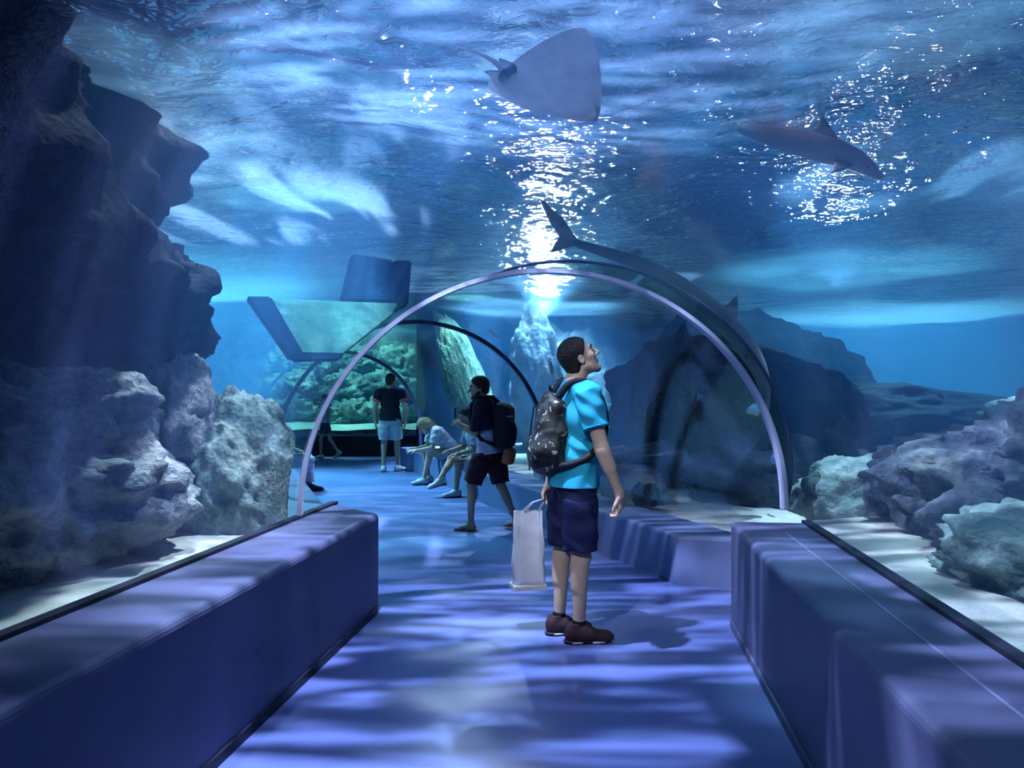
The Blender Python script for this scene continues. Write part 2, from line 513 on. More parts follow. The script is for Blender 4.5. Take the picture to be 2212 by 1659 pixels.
def water_surface():
    m, nt, out = new_mat('water_surface')
    tc = nt.node('ShaderNodeTexCoord')
    mp = nt.node('ShaderNodeMapping', ins={'Vector': tc.outputs['Object'], 'Scale': (1.0, 1.35, 1.0), 'Rotation': (0, 0, R(12))})
    n1 = nt.node('ShaderNodeTexNoise', ins={'Vector': mp.outputs[0], 'Scale': 1.3, 'Detail': 2.0, 'Distortion': 1.2})
    n2 = nt.node('ShaderNodeTexNoise', ins={'Vector': mp.outputs[0], 'Scale': 7.5, 'Detail': 2.0, 'Distortion': 0.8})
    h = nt.math('ADD', nt.math('MULTIPLY', n1.outputs[0], 1.0), nt.math('MULTIPLY', n2.outputs[0], 0.30))
    bp = nt.node('ShaderNodeBump', ins={'Strength': 1.0, 'Distance': 0.22, 'Height': h})
    fr = nt.node('ShaderNodeFresnel', ins={'IOR': 1.33, 'Normal': bp.outputs[0]})
    tr = nt.node('ShaderNodeBsdfTransparent', ins={'Color': (0.80, 0.90, 1.0, 1)})
    gl = nt.node('ShaderNodeBsdfGlossy', ins={'Color': (0.85, 0.93, 1.0, 1), 'Roughness': 0.06, 'Normal': bp.outputs[0]})
    mx = nt.node('ShaderNodeMixShader', ins={0: nt.math('MULTIPLY', fr.outputs[0], 0.75), 1: tr.outputs[0], 2: gl.outputs[0]})
    tl = nt.node('ShaderNodeBsdfTranslucent', ins={'Color': (0.36, 0.66, 1.0, 1), 'Normal': bp.outputs[0]})   # added scatter that brightens the waves seen from below
    mx2 = nt.node('ShaderNodeMixShader', ins={0: 0.09, 1: mx.outputs[0], 2: tl.outputs[0]})
    nt.link(mx2.outputs[0], out.inputs[0])
    nx, ny = 150, 205
    xs = np.linspace(-XB + .05, XB - .05, nx); ys = np.linspace(Y0 + .05, Y1 - .05, ny)
    X, Y = np.meshgrid(xs, ys)
    Z = ZW + 0.03 * np.sin(1.9 * X + 0.7 * Y) + 0.025 * np.sin(-1.1 * X + 2.3 * Y + 1)
    v = np.stack([X, Y, Z], -1).reshape(-1, 3)
    o = mesh_obj('water_surface', v, np.array(grid_faces(nx, ny)), m)
    return tag(o, kind='structure')
water_surface()

M_TANK = pmat('tank_wall', (0.03, 0.10, 0.20, 1), rough=0.9, var=0.5, scale=0.6, bump=0.3, bscale=2)
prism('wall_back', [(-XB, Y1 - .1), (XB, Y1 - .1), (XB, Y1 + .2), (-XB, Y1 + .2)], -0.4, ZW + 0.6, M_TANK)
prism('wall_side_left', [(-XB - .2, Y0), (-XB + .1, Y0), (-XB + .1, Y1), (-XB - .2, Y1)], -0.4, ZW + 0.6, M_TANK)
prism('wall_side_right', [(XB - .1, Y0), (XB + .2, Y0), (XB + .2, Y1), (XB - .1, Y1)], -0.4, ZW + 0.6, M_TANK)
prism('wall_rear', [(-XB, Y0 - .2), (XB, Y0 - .2), (XB, Y0 + .1), (-XB, Y0 + .1)], -0.4, ZW + 0.6, M_TANK)
for n_ in ('wall_back', 'wall_side_left', 'wall_side_right', 'wall_rear'): tag(bpy.data.objects[n_], kind='structure')

# ================================================================ world and lights
w = bpy.data.worlds.new('hall_light'); sc.world = w; w.use_nodes = True
bgn = w.node_tree.nodes['Background']
bgn.inputs[0].default_value = WORLD_COL if 'WORLD_COL' in globals() else (0.10, 0.30, 0.85, 1)
bgn.inputs[1].default_value = 0.20

def spot(name, loc, target, energy, color, angle, blend=0.3, radius=0.05, gobo=None):
    ld = bpy.data.lights.new(name, 'SPOT'); o = bpy.data.objects.new(name, ld); COL.objects.link(o)
    ld.energy = energy; ld.color = color; ld.spot_size = R(angle); ld.spot_blend = blend; ld.shadow_soft_size = radius
    o.location = loc
    d = Vector(target) - Vector(loc)
    z_ = -d.normalized(); x_ = Vector((1, 0, 0)) - z_ * z_.x; x_.normalize(); y_ = z_.cross(x_)
    o.rotation_euler = Matrix((x_, y_, z_)).transposed().to_euler()
    if gobo:
        ld.use_nodes = True
        nt = NT(ld.node_tree)
        em = [n for n in nt.n if n.type == 'EMISSION'][0]
        gobo(nt, em)
    return o

def gobo_ripples(sx, sy, lo, hi, floor_=0.05, rot=0.0, dist=1.2, gain=1.0):
    """Ripple noise put into the lamp strength, imitating light broken up by waves."""
    def g(nt, em):
        tc = nt.node('ShaderNodeTexCoord')
        sp = nt.node('ShaderNodeSeparateXYZ', ins={0: tc.outputs['Normal']})
        u = nt.math('DIVIDE', sp.outputs[0], sp.outputs[2]); v = nt.math('DIVIDE', sp.outputs[1], sp.outputs[2])
        cb = nt.node('ShaderNodeCombineXYZ', ins={0: u, 1: v})
        mp = nt.node('ShaderNodeMapping', ins={'Vector': cb.outputs[0], 'Rotation': (0, 0, rot), 'Scale': (sx, sy, 1)})
        nz = nt.node('ShaderNodeTexNoise', ins={'Vector': mp.outputs[0], 'Scale': 1.0, 'Detail': 2.0, 'Distortion': dist})
        r = nt.ramp(nz.outputs[0], [(lo, (floor_,) * 3), (hi, (1, 1, 1))], 'EASE')
        nt.link(nt.math('MULTIPLY', r, gain), em.inputs['Strength'])
    return g
# ================================================================ people
def V(*a): return np.array(a, float)
def unit(v): v = np.array(v, float); return v / np.linalg.norm(v)
def lerp(a, b, t): return np.array(a, float) * (1 - t) + np.array(b, float) * t

def mat_plain(name, c, rough=0.75, var=0.12, scale=14.0, bump=0.15, bscale=220.0, spec=0.25, **k):
    return pmat(name, c, rough=rough, var=var, scale=scale, bump=bump, bscale=bscale, spec=spec, **k)
SKIN = mat_plain('skin_light', (0.60, 0.43, 0.33, 1), rough=0.5, var=0.06, bump=0.05, sub=0.05)
SKIN2 = mat_plain('skin_tan', (0.42, 0.29, 0.21, 1), rough=0.5, var=0.06, bump=0.05)
HAIR = mat_plain('hair_dark', (0.010, 0.008, 0.010, 1), rough=0.5, bump=0.6, bscale=160, spec=0.3)
HAIRB = mat_plain('hair_blond', (0.50, 0.40, 0.22, 1), rough=0.5, bump=0.6, bscale=90)
STUB = mat_plain('beard_stubble', (0.20, 0.145, 0.115, 1), rough=0.7, bump=0.4, bscale=300)
EYE_W = mat_plain('eye_white', (0.75, 0.74, 0.72, 1), rough=0.2, bump=0)
EYE_D = mat_plain('eye_iris', (0.03, 0.02, 0.015, 1), rough=0.1, bump=0)
LIP = mat_plain('lips', (0.42, 0.20, 0.17, 1), rough=0.45, bump=0)

def folds(p, amp, f=48.0, seed=0.0):
    x, y, z = p[..., 0], p[..., 1], p[..., 2]
    w = np.sin(f * (x * .6 + z * .9) + 2.1 * np.sin(f * .35 * (y - z) + seed) + seed)
    w = w + 0.6 * np.sin(f * 1.7 * (y * .7 - z * .5 + x * .3) + 1.3 * np.sin(f * .4 * x + seed * 2))
    return amp * w

def limb_pts(J, a, b, t): return lerp(J[a], J[b], t)

def head_frame(fwd, side_hint=(0, 1, 0)):
    x = unit(fwd); y = unit(np.array(side_hint, float) - x * np.dot(side_hint, x)); z = np.cross(x, y)
    return np.stack([x, y, z], 1)

def head_shapes(c, M, female=False):
    def L(x, y, z): return np.array(c) + M @ V(x, y, z)
    s = [Ell(L(-.008, 0, .042), (.099, .077, .092), .02, M),
         Ell(L(.040, 0, -.030), (.056, .060, .082), .03, M),
         Ell(L(.076, 0, -.096), (.020, .022, .018), .025, M)]
    for q in (-1, 1):
        s += [Cone(L(.002, .055 * q, -.050), L(.070, .018 * q, -.100), .020, .016, .025),
              Ell(L(.060, .042 * q, -.012), (.026, .022, .022), .02, M)]
    s += [Cone(L(.088, -.034, .034), L(.088, .034, .034), .011, .011, .015),
          Cone(L(.094, 0, .024), L(.121, 0, -.018), .009, .0125, .010),
          Ell(L(.125, 0, -.022), (.011, .010, .010), .008, M),
          Ell(L(.092, 0, -.052), (.014, .024, .0075), .006, M),
          Ell(L(.089, 0, -.066), (.014, .021, .0075), .006, M)]
    for q in (-1, 1):
        s += [Ell(L(.107, .012 * q, -.024), (.010, .008, .008), .006, M),
              Sub(Ell(L(.104, .032 * q, .014), (.018, .017, .011), 0, M), .010),
              Ell(L(.080, .032 * q, .014), (.013, .013, .012), .003, M),
              Ell(L(-.008, .078 * q, .002), (.020, .009, .032), .006, M),
              Sub(Ell(L(-.004, .090 * q, .003), (.011, .009, .018), 0, M), .005)]
    s += [Sub(Cone(L(.108, -.016, -.0585), L(.108, .016, -.0585), .0025, .0025), .003)]
    return s

def hair_short(name, c, M, mat, parent, h, thick=.011, line=.014, nape=-.072):
    c = np.array(c)
    sh = [Ell(c + M @ V(-.010, 0, .044), (.099 + thick, .077 + thick, .092 + thick), .02, M),
          Ell(c + M @ V(-.055, 0, -.020), (.045 + thick * .4, .062 + thick * .3, .070), .03, M)]
    def post(d, p):
        q = (p - c) @ M
        d = d + 0.0018 * np.sin(260 * q[..., 0] + 90 * q[..., 1]) * np.sin(210 * q[..., 2])
        d = smax(d, q[..., 0] * .78 - q[..., 2] * .62 - line, .006)
        return smax(d, nape - q[..., 2], .008)
    return sculpt(name, sh, h, mat, parent, post=post)

def eyes(c, M, parent):
    for q in (-1, 1):
        pc = np.array(c) + M @ V(.0800, .032 * q, .0135)
        bm = bmesh.new(); bmesh.ops.create_uvsphere(bm, u_segments=12, v_segments=8, radius=.0118)
        o = bm_obj('eye', bm, EYE_W, parent, True); o.location = pc
        bm = bmesh.new(); bmesh.ops.create_uvsphere(bm, u_segments=10, v_segments=6, radius=.0062)
        i = bm_obj('iris', bm, EYE_D, o, True); i.location = M @ V(.0085, 0, 0)
        bw = tube('eyebrow', [np.array(c) + M @ V(.099, .014 * q, .036), np.array(c) + M @ V(.097, .034 * q, .041), np.array(c) + M @ V(.082, .052 * q, .034)], [.0055, .0065, .004], HAIR, parent, 6)

def hand_shapes(w, d, n, side, curl=0.5, size=1.0, spread=.10):
    """w wrist, d direction of the hand, n palm normal (side the fingers curl to), side +1/-1 puts the thumb."""
    d = unit(d); n = unit(np.array(n) - d * np.dot(n, d)); t = np.cross(d, n) * side
    w = np.array(w, float); S = size
    s = [RBox(w + d * .045 * S, (.048 * S, .040 * S, .014 * S), .013 * S, .02, np.stack([d, t, n], 1)),
         Cone(w - d * .01, w + d * .02 * S, .026 * S, .026 * S, .02)]
    for i, (off, ln) in enumerate(((.030, .070), (.010, .078), (-.010, .072), (-.029, .056))):
        b = w + d * .088 * S + t * off * S
        sp = t * spread * (off / .03)
        c1 = curl * (.75 + .12 * i)
        d1 = unit(d * math.cos(c1) + n * math.sin(c1) + sp)
        c2 = curl * 2.0 + .08 * i
        d2 = unit(d * math.cos(c2) + n * math.sin(c2) + sp * .6)
        m = b + d1 * ln * .55 * S; e = m + d2 * ln * .45 * S
        s += [Cone(b - d * .01, m, .0092 * S, .0085 * S, .006), Cone(m, e, .0085 * S, .007 * S, .004)]
    b = w + d * .025 * S + t * .034 * S
    m = b + unit(d * .75 + t * .55 + n * .35) * .040 * S
    e = m + unit(d * .95 + t * .10 + n * .45) * .032 * S
    s += [Cone(b, m, .013 * S, .0105 * S, .012), Cone(m, e, .0105 * S, .008 * S, .004)]
    return s

def foot_shapes(ank, fwd, S=1.0):
    """Bare foot: ankle point, flat forward direction; sole lies at ank.z - 0.085."""
    f = unit((fwd[0], fwd[1], 0)); l = V(-f[1], f[0], 0); a = np.array(ank, float); z = a[2] - .085 * S
    g = lambda x, y, h: V(a[0], a[1], z) + f * x * S + l * y * S + V(0, 0, h * S)
    s = [Ell(g(-.030, 0, .030), (.038 * S,) * 3, .02), Cone(g(0, 0, .06), g(.12, 0, .028), .036 * S, .026 * S, .03, sq=(l, 1.25)),
         Cone(a, g(-.01, 0, .05), .036 * S, .036 * S, .03)]
    for i, y in enumerate((.032, .012, -.006, -.022, -.036)):
        s.append(Cone(g(.14, y * .8, .018), g(.185 - .009 * abs(i) - (0.004 * i), y, .012), .013 * S, .010 * S, .010))
    return s

def figure_body(J, S=1.0, female=False, feet=True, hands=True, legs_slim=1.0, thick=1.0):
    """J: joints (numpy) incl. pelvis, waist, chest, neck, head, F (chest forward), HM (head frame) and limbs _r/_l."""
    F = unit(J['F']); U = unit(J['neck'] - J['waist']); Lf = unit(np.cross(U, F)); F = np.cross(Lf, U)
    M = np.stack([F, Lf, U], 1)
    Up = unit(J['waist'] - J['pelvis']); Fp = unit(J.get('FP', J['F'])); Lp = unit(np.cross(Up, Fp)); Fp = np.cross(Lp, Up)
    Mp = np.stack([Fp, Lp, Up], 1)
    k = thick
    s = [Ell(J['pelvis'], V(.110, .155, .115) * k, .05, Mp),
         Cone(J['pelvis'], J['waist'], .108 * k, .100 * k, .05, sq=(Lp, 1.28)),
         Cone(J['waist'], J['chest'], .100 * k, .105 * k, .05, sq=(Lf, 1.30)),
         Ell(J['chest'] + U * .02, V(.112, .160, .165) * k, .05, M),
         Cone(J['sh_r'], J['sh_l'], .058 * k, .058 * k, .04),
         Cone(J['neck'], J['head'] + J['HM'] @ V(-.020, 0, -.055), .056, .052, .03),
         Cone(J['neck'] + U * .015, lerp(J['neck'], J['sh_r'], .75), .045, .045, .04),
         Cone(J['neck'] + U * .015, lerp(J['neck'], J['sh_l'], .75), .045, .045, .04)]
    for q in ('_r', '_l'):
        sh, el, wr = J['sh' + q], J['el' + q], J['wr' + q]
        s += [Cone(sh, el, .054 * k, .041 * k, .04), Cone(el, wr, .042 * k, .026, .02),
              Cone(lerp(el, wr, .12), lerp(el, wr, .40), .040 * k, .036 * k, .02)]
        if hands:
            s += hand_shapes(wr, J['hd' + q], J['hn' + q], J.get('hs' + q, 1 if q == '_r' else -1), J.get('hc' + q, .5))
        hp, kn, an = J['hip' + q], J['kn' + q], J['an' + q]
        w = legs_slim
        s += [Cone(hp, kn, .090 * w * k, .054 * w, .05), Cone(kn, an, .052 * w, .034, .02)]
        ax = unit(an - kn); back = -unit(J['ft' + q]); back = back - ax * np.dot(back, ax)
        if np.linalg.norm(back) > .1:
            back = unit(back)
            s += [Cone(lerp(kn, an, .14) + back * .012, lerp(kn, an, .42) + back * .014, .046 * w, .036 * w, .03),
                  Ell(kn - back * .022, (.036,) * 3, .03)]
        if feet: s += foot_shapes(an, J['ft' + q])
    return s + head_shapes(J['head'], J['HM'], female)

def clip(d, p, o, n, k=.006):
    """Keep the side of the plane through o that n points away from."""
    return smax(d, (p - np.array(o)) @ unit(n), k)

def shirt(name, J, mat, parent, h, hem, sleeve=.62, loose=1.0, fold=.003, seed=0.0, neck_drop=.0, sl_r=.074, sr=.072):
    F = unit(J['F']); U = unit(J['neck'] - J['waist']); Lf = unit(np.cross(U, F)); F = np.cross(Lf, U)
    M = np.stack([F, Lf, U], 1); k = loose
    Up = unit(J['waist'] - J['pelvis']); Lp = Lf
    hemp = np.array(hem, float)
    s = [Cone(J['waist'], hemp, .126 * k, .154 * k, .05, sq=(Lp, 1.36)),
         Cone(J['waist'], J['chest'], .120 * k, .124 * k, .05, sq=(Lf, 1.30)),
         Ell(J['chest'] + U * .02, V(.128, .178, .185) * k, .05, M),
         Cone(J['sh_r'], J['sh_l'], sr, sr, .04),
         Cone(J['neck'] - U * .005, lerp(J['neck'], J['sh_r'], .75), .060, .055, .04),
         Cone(J['neck'] - U * .005, lerp(J['neck'], J['sh_l'], .75), .060, .055, .04)]
    for q in ('_r', '_l'):
        e = lerp(J['sh' + q], J['el' + q], sleeve)
        a = J['sh' + q] - unit(J['el' + q] - J['sh' + q]) * .02
        s.append(FCone(a, e, sl_r * .98, sl_r, .02))
        s.append(Cone(J['sh' + q], lerp(J['sh' + q], J['el' + q], sleeve * .5), sr - .002, sl_r * .92, .03))
    nU = unit(J['neck'] - hemp)
    def post(d, p):
        d = d + folds(p, fold, seed=seed)
        # hem (only near the torso) and neckline
        near = np.minimum(1, 0)
        dd = smax(d, -((p - hemp) @ nU), .005)
        arm = np.full(d.shape, 1.0)
        d = dd
        d = smax(d, -(np.sqrt((((p - (J['neck'] + U * .055 + F * .03)) ** 2)).sum(-1)) - (.062 + neck_drop)), .006)
        return d
    return sculpt(name, s, h, mat, parent, post=post)

def shorts(name, J, mat, parent, h, leg=.80, loose=1.0, top=None, fold=.003, seed=1.0, rt=.118, rb=.095):
    Up = unit(J['waist'] - J['pelvis']); Fp = unit(J.get('FP', J['F'])); Lp = unit(np.cross(Up, Fp)); Fp = np.cross(Lp, Up)
    Mp = np.stack([Fp, Lp, Up], 1); k = loose
    tp = J['pelvis'] + Up * .10 if top is None else np.array(top)
    s = [Ell(J['pelvis'], V(.125, .170, .130) * k, .04, Mp), Cone(J['pelvis'], tp, .122 * k, .115 * k, .04, sq=(Lp, 1.30))]
    for q in ('_r', '_l'):
        e = lerp(J['hip' + q], J['kn' + q], leg)
        a = J['hip' + q]
        s += [FCone(lerp(a, e, .25), e, rt * k * .98, rb * k, .03), Cone(a, lerp(a, e, .6), rt * k * .93, rt * k * .93, .04)]
    def post(d, p):
        d = d + folds(p, fold, f=44, seed=seed)
        return clip(d, p, tp, Up)
    return sculpt(name, s, h, mat, parent, post=post)

def shoe(J, q, mat, sole_mat, parent, S=1.0, h=.004, flat=True):
    a = J['an' + q]; f = unit((J['ft' + q][0], J['ft' + q][1], J['ft' + q][2])); 
    l = unit(np.cross((0, 0, 1), f)); u = np.cross(f, l)
    z0 = -.090 * S
    g = lambda x, y, zz: a + f * x * S + l * y * S + u * (z0 + zz * S)
    s = [Cone(g(-.045, 0, .050), g(.03, 0, .062), .040 * S, .040 * S, .03, sq=(u, 1.15)),
         Cone(g(.02, 0, .055), g(.145, 0, .034), .042 * S, .034 * S, .04, sq=(l, 1.18)),
         Cone(g(-.04, 0, .08), g(-.015, 0, .105), .036 * S, .040 * S, .02),
         Ell(g(.165, 0, .032), V(.045, .040, .026) * S, .03, np.stack([f, l, u], 1))]
    base = g(0, 0, .014)
    def post(d, p):
        d = smax(d, -((p - base) @ u), .004)
        d = smax(d, (p - g(0, 0, .118)) @ u, .005)
        return smax(d, -(np.sqrt(((p - g(-.012, 0, .135)) ** 2).sum(-1)) - .038 * S), .004)
    o = sculpt('shoe', s, h, mat, parent, post=post)
    Mx = np.stack([f, l, u], 1)
    s2 = [RBox(g(.055, 0, .012), V(.140, .044, .013) * S, .012 * S, .01, Mx), Cone(g(-.045, 0, .012), g(.15, 0, .012), .046 * S, .044 * S, .02, sq=(u, .26))]
    so = sculpt('sole', [s2[1]], h * .8, sole_mat, o)
    return o

def stand(hip_w=.09, sh_w=.185):
    """Neutral standing skeleton, 1.76 m tall, facing +X, +Y is the person's left."""
    J = {}
    for q, y in (('_r', -1), ('_l', 1)):
        J['hip' + q] = V(0, hip_w * y, .92); J['kn' + q] = V(.015, hip_w * 1.02 * y, .50); J['an' + q] = V(-.02, hip_w * y, .09)
        J['sh' + q] = V(0, sh_w * y, 1.435); J['el' + q] = V(-.02, (sh_w + .06) * y, 1.14); J['wr' + q] = V(.05, (sh_w + .07) * y, .88)
        J['hd' + q] = V(.15, 0, -1); J['hn' + q] = V(0, -y, 0); J['ft' + q] = V(1, .12 * y, 0); J['hs' + q] = y
    J['pelvis'] = V(0, 0, .955); J['waist'] = V(0, 0, 1.09); J['chest'] = V(.015, 0, 1.30); J['neck'] = V(-.01, 0, 1.485)
    J['head'] = V(.02, 0, 1.64); J['F'] = V(1, 0, 0); J['HM'] = head_frame((1, 0, 0))
    return J

# ---------------------------------------------------------------- man looking up
def man_looking_up():
    J = stand(sh_w=.19)
    J['an_r'] = V(-.005, -.085, .09); J['an_l'] = V(-.075, .10, .09)
    J['kn_r'] = V(.005, -.09, .50); J['kn_l'] = V(-.055, .10, .50)
    J['hip_r'] = V(-.01, -.088, .92); J['hip_l'] = V(-.02, .088, .92)
    J['pelvis'] = V(-.012, 0, .955); J['waist'] = V(.0, 0, 1.09); J['chest'] = V(.015, 0, 1.305); J['neck'] = V(-.012, 0, 1.495)
    J['sh_r'] = V(.02, -.195, 1.44); J['el_r'] = V(.085, -.255, 1.135); J['wr_r'] = V(.185, -.26, .885)
    J['hd_r'] = V(.12, .05, -1); J['hn_r'] = V(-.8, .6, 0); J['hc_r'] = .75; J['hs_r'] = -1
    J['sh_l'] = V(-.02, .195, 1.44); J['el_l'] = V(-.08, .26, 1.13); J['wr_l'] = V(-.10, .235, .88)
    J['hd_l'] = V(-.05, -.05, -1); J['hn_l'] = V(.3, -1, 0); J['hc_l'] = 1.0; J['hs_l'] = 1
    a = R(30)
    J['head'] = V(.022, 0, 1.655); J['HM'] = head_frame((math.cos(a), 0, math.sin(a)))
    J['ft_r'] = V(1, -.10, 0); J['ft_l'] = V(1, .06, 0)
    Y = 4.58; X = (1243 - CX) / FPX * Y
    t = empty('person', (X, Y, 0), R(11), 'man in cyan t-shirt and navy shorts standing with head tilted up, white bag in hand', 'person')
    h = .0045
    sculpt('body', figure_body(J, feet=False), h, SKIN, t)
    hair_short('hair', J['head'], J['HM'], HAIR, t, h, thick=.007, line=.004)
    eyes(J['head'], J['HM'], t)
    c, M = J['head'], J['HM']
    # stubble along the jaw
    L = lambda x, y, z: c + M @ V(x, y, z)
    sb = [Ell(L(.070, 0, -.098), (.022, .024, .020), .025, M)]
    for q in (-1, 1):
        sb += [Cone(L(.000, .055 * q, -.050), L(.068, .018 * q, -.102), .0212, .0175, .025)]
    def post(d, p):
        qq = (p - c) @ M
        return smax(smax(d, qq[..., 2] + .066, .006), -.005 - qq[..., 0], .006)
    sculpt('beard', sb, h, STUB, t, post=post)
    CY_ = mat_plain('shirt_cyan', (0.025, 0.40, 0.60, 1), rough=.8, var=.06)
    sh = shirt('shirt', J, CY_, t, h, hem=(-.012, 0, .905), sleeve=.60, fold=.0045)
    sh['label'] = 'cyan short-sleeved t-shirt'
    tube('sleeve_hem', [lerp(J['sh_r'], J['el_r'], .585) + .0755 * (math.cos(k * .5236) * unit(np.cross(J['el_r'] - J['sh_r'], (0, 1, 0))) + math.sin(k * .5236) * unit(np.cross(J['el_r'] - J['sh_r'], np.cross(J['el_r'] - J['sh_r'], (0, 1, 0))))) for k in range(13)], .004, CY_, sh, 6)
    NAVY = mat_plain('shorts_navy', (0.007, 0.012, 0.062, 1), rough=.7, var=.2)
    shorts('shorts', J, NAVY, t, h, leg=.90, rt=.108, rb=.100, fold=.005, top=(-.01, 0, .915))
    BR = mat_plain('sneaker_brown', (0.060, 0.028, 0.034, 1), rough=.7, bump=.3)
    SO = mat_plain('sole_dark', (0.03, 0.025, 0.035, 1), rough=.6)
    WH = mat_plain('sole_white', (0.6, 0.6, 0.66, 1), rough=.6)
    SK = mat_plain('sock_black', (0.01, 0.01, 0.012, 1))
    for q in ('_r', '_l'):
        o = shoe(J, q, BR, SO, t)
        a_ = J['an' + q]; f = unit(J['ft' + q]); l = unit(np.cross((0, 0, 1), f))
        sd = -1 if q == '_r' else 1
        for x0, x1 in ((-.045, .015), (.075, .145)):
            tube('sole_patch', [a_ + f * x + l * (-1) * (.0445 + .001) + V(0, 0, -.080) for x in np.linspace(x0, x1, 4)], .006, WH, o, 6)
        for kx in range(4):
            tube('lace', [a_ + f * (.055 + .018 * kx) + l * y + V(0, 0, -.010 - .008 * kx - 6 * y * y) for y in (-.022, 0, .022)], .003, BR, o, 5)
        sculpt('sock', [Cone(a_ + V(0, 0, -.01), a_ + V(0, 0, .028), .040, .0385, .01)], .005, SK, t)
    # ------- backpack
    bp = empty('backpack', (X, Y, 0), R(11), 'black camouflage patterned rucksack on the back of the man in the cyan t-shirt', 'backpack')
    m, nt, out = new_mat('camouflage_fabric')
    tc = nt.node('ShaderNodeTexCoord')
    n1 = nt.node('ShaderNodeTexNoise', ins={'Vector': tc.outputs['Object'], 'Scale': 11.0, 'Detail': 2.0, 'Distortion': 1.0})
    n2 = nt.node('ShaderNodeTexNoise', ins={'Vector': tc.outputs['Object'], 'Scale': 19.0, 'Detail': 2.0, 'Distortion': 1.4})
    c1 = nt.ramp(n1.outputs[0], [(0, (.006, .007, .010, 1)), (.52, (.018, .024, .026, 1)), (.60, (.05, .06, .05, 1))], 'CONSTANT')
    mk = nt.math('GREATER_THAN', n2.outputs[0], 0.63)
    mx = nt.node('ShaderNodeMix', data_type='RGBA', ins={0: mk, 6: c1, 7: (.42, .42, .38, 1)})
    b = nt.node('ShaderNodeBsdfPrincipled', ins={'Roughness': .6}); nt.link(mx.outputs[2], b.inputs['Base Color']); nt.link(b.outputs[0], out.inputs[0])
    bs = [Ell((-.175, 0, 1.14), (.100, .150, .175), .05), Ell((-.155, 0, 1.30), (.080, .135, .165), .05),
          RBox((-.135, 0, 1.21), (.055, .140, .20), .05, .04), Ell((-.225, 0, 1.10), (.060, .110, .110), .03)]
    def postb(d, p):
        d = d + folds(p, .004, f=26, seed=3)
        pz = np.abs(p[..., 0] + .238 + (p[..., 2] - 1.2) * .10)
        return d
    pk = sculpt('pack', bs, .006, m, bp, post=postb)
    ST = mat_plain('strap_black', (.010, .011, .018, 1), rough=.6)
    def strap(name, pts, w, parent):
        pts = [np.array(p) for p in pts]
        # smooth the guide with Catmull-Rom and sweep a flat band lying on the shirt
        fine = []
        for i in range(len(pts) - 1):
            p0, p1, p2, p3 = pts[max(i - 1, 0)], pts[i], pts[i + 1], pts[min(i + 2, len(pts) - 1)]
            for t_ in np.linspace(0, 1, 6, endpoint=False):
                fine.append(.5 * ((2 * p1) + (-p0 + p2) * t_ + (2 * p0 - 5 * p1 + 4 * p2 - p3) * t_ ** 2 + (-p0 + 3 * p1 - 3 * p2 + p3) * t_ ** 3))
        fine.append(pts[-1])
        return sculpt(name, [Cone(fine[i], fine[i + 1], w, w, .006) for i in range(len(fine) - 1)], .006, ST, parent)
    for sd in (-1, 1):
        y = .118 * sd
        o = strap('strap', [(-.125, y * .75, 1.43), (-.075, y * .95, 1.500), (-.01, y * 1.05, 1.520), (.07, y * 1.12, 1.485), (.125, y * 1.15, 1.39), (.140, y * 1.2, 1.27), (.105, y * 1.38, 1.16), (.02, y * 1.56, 1.085), (-.07, y * 1.40, 1.045), (-.14, y * 1.1, 1.03)], .020, bp)
    tube('grab_loop', [(-.14, -.03, 1.455), (-.155, -.02, 1.485), (-.16, 0, 1.495), (-.155, .02, 1.485), (-.14, .03, 1.455)], .007, ST, bp, 8)
    tube('zip_line', [(-.268 + .10 * abs(z - 1.12) ** 1.3, .085 * math.cos((z - 1.0) * 4), z) for z in np.linspace(.99, 1.38, 14)], .004, ST, pk, 6)
    # ------- carrier bag in the far hand
    WB = mat_plain('bag_white_paper', (.72, .74, .84, 1), rough=.55, var=.03, bump=.2, bscale=12)
    hx, hy = -.13, .235
    bag = empty('shopping_bag', (X, Y, 0), R(11), 'white paper carrier bag with pale base hanging behind the cyan shirted man', 'bag')
    cx_, cy_ = -.235, .245
    bm = bmesh.new()
    prof = [(.255, .098, .058, 0), (.262, .104, .062, 0), (.30, .100, .060, .004), (.40, .098, .050, -.003), (.52, .094, .040, .004), (.64, .090, .030, -.002), (.725, .086, .022, 0)]
    rows = []
    for i, (z, wx, wy, j) in enumerate(prof):
        row = []
        for k in range(20):
            a_ = 2 * math.pi * (k + .5) / 20
            e = .28
            x = wx * math.copysign(abs(math.cos(a_)) ** e, math.cos(a_)); y = wy * math.copysign(abs(math.sin(a_)) ** e, math.sin(a_))
            cr = .006 * math.sin(3 * a_ + i) * (i not in (0,))
            row.append(bm.verts.new((cx_ + x * (1 + .02 * math.sin(i * 2.3)) + j, cy_ + y + cr, z)))
        rows.append(row)
    for i in range(len(rows) - 1):
        for k in range(20): bm.faces.new((rows[i][k], rows[i][(k + 1) % 20], rows[i + 1][(k + 1) % 20], rows[i + 1][k]))
    bm.faces.new(rows[0][::-1])
    o = bm_obj('bag_body', bm, WB, bag)
    sm = o.modifiers.new('thickness', 'SOLIDIFY'); sm.thickness = .0015
    CR = mat_plain('bag_base_cream', (.80, .80, .70, 1), rough=.5)
    o2 = prism('bag_base', [(cx_ - .106, cy_ - .064), (cx_ + .106, cy_ - .064), (cx_ + .106, cy_ + .064), (cx_ - .106, cy_ + .064)], .245, .278, CR, .008, parent=bag)
    o2['label'] = 'cream coloured base fold'
    for yy in (-.02, .02):
        tube('bag_handle', [(cx_ - .03, cy_ + yy, .72), (cx_ + .03, cy_ + yy * .8, .775), (-.125, .235, .80), (-.108, .232, .815), (-.12, .238, .80), (cx_ + .06, cy_ + yy, .72)], .0035, WB, bag, 6)
man_looking_up()

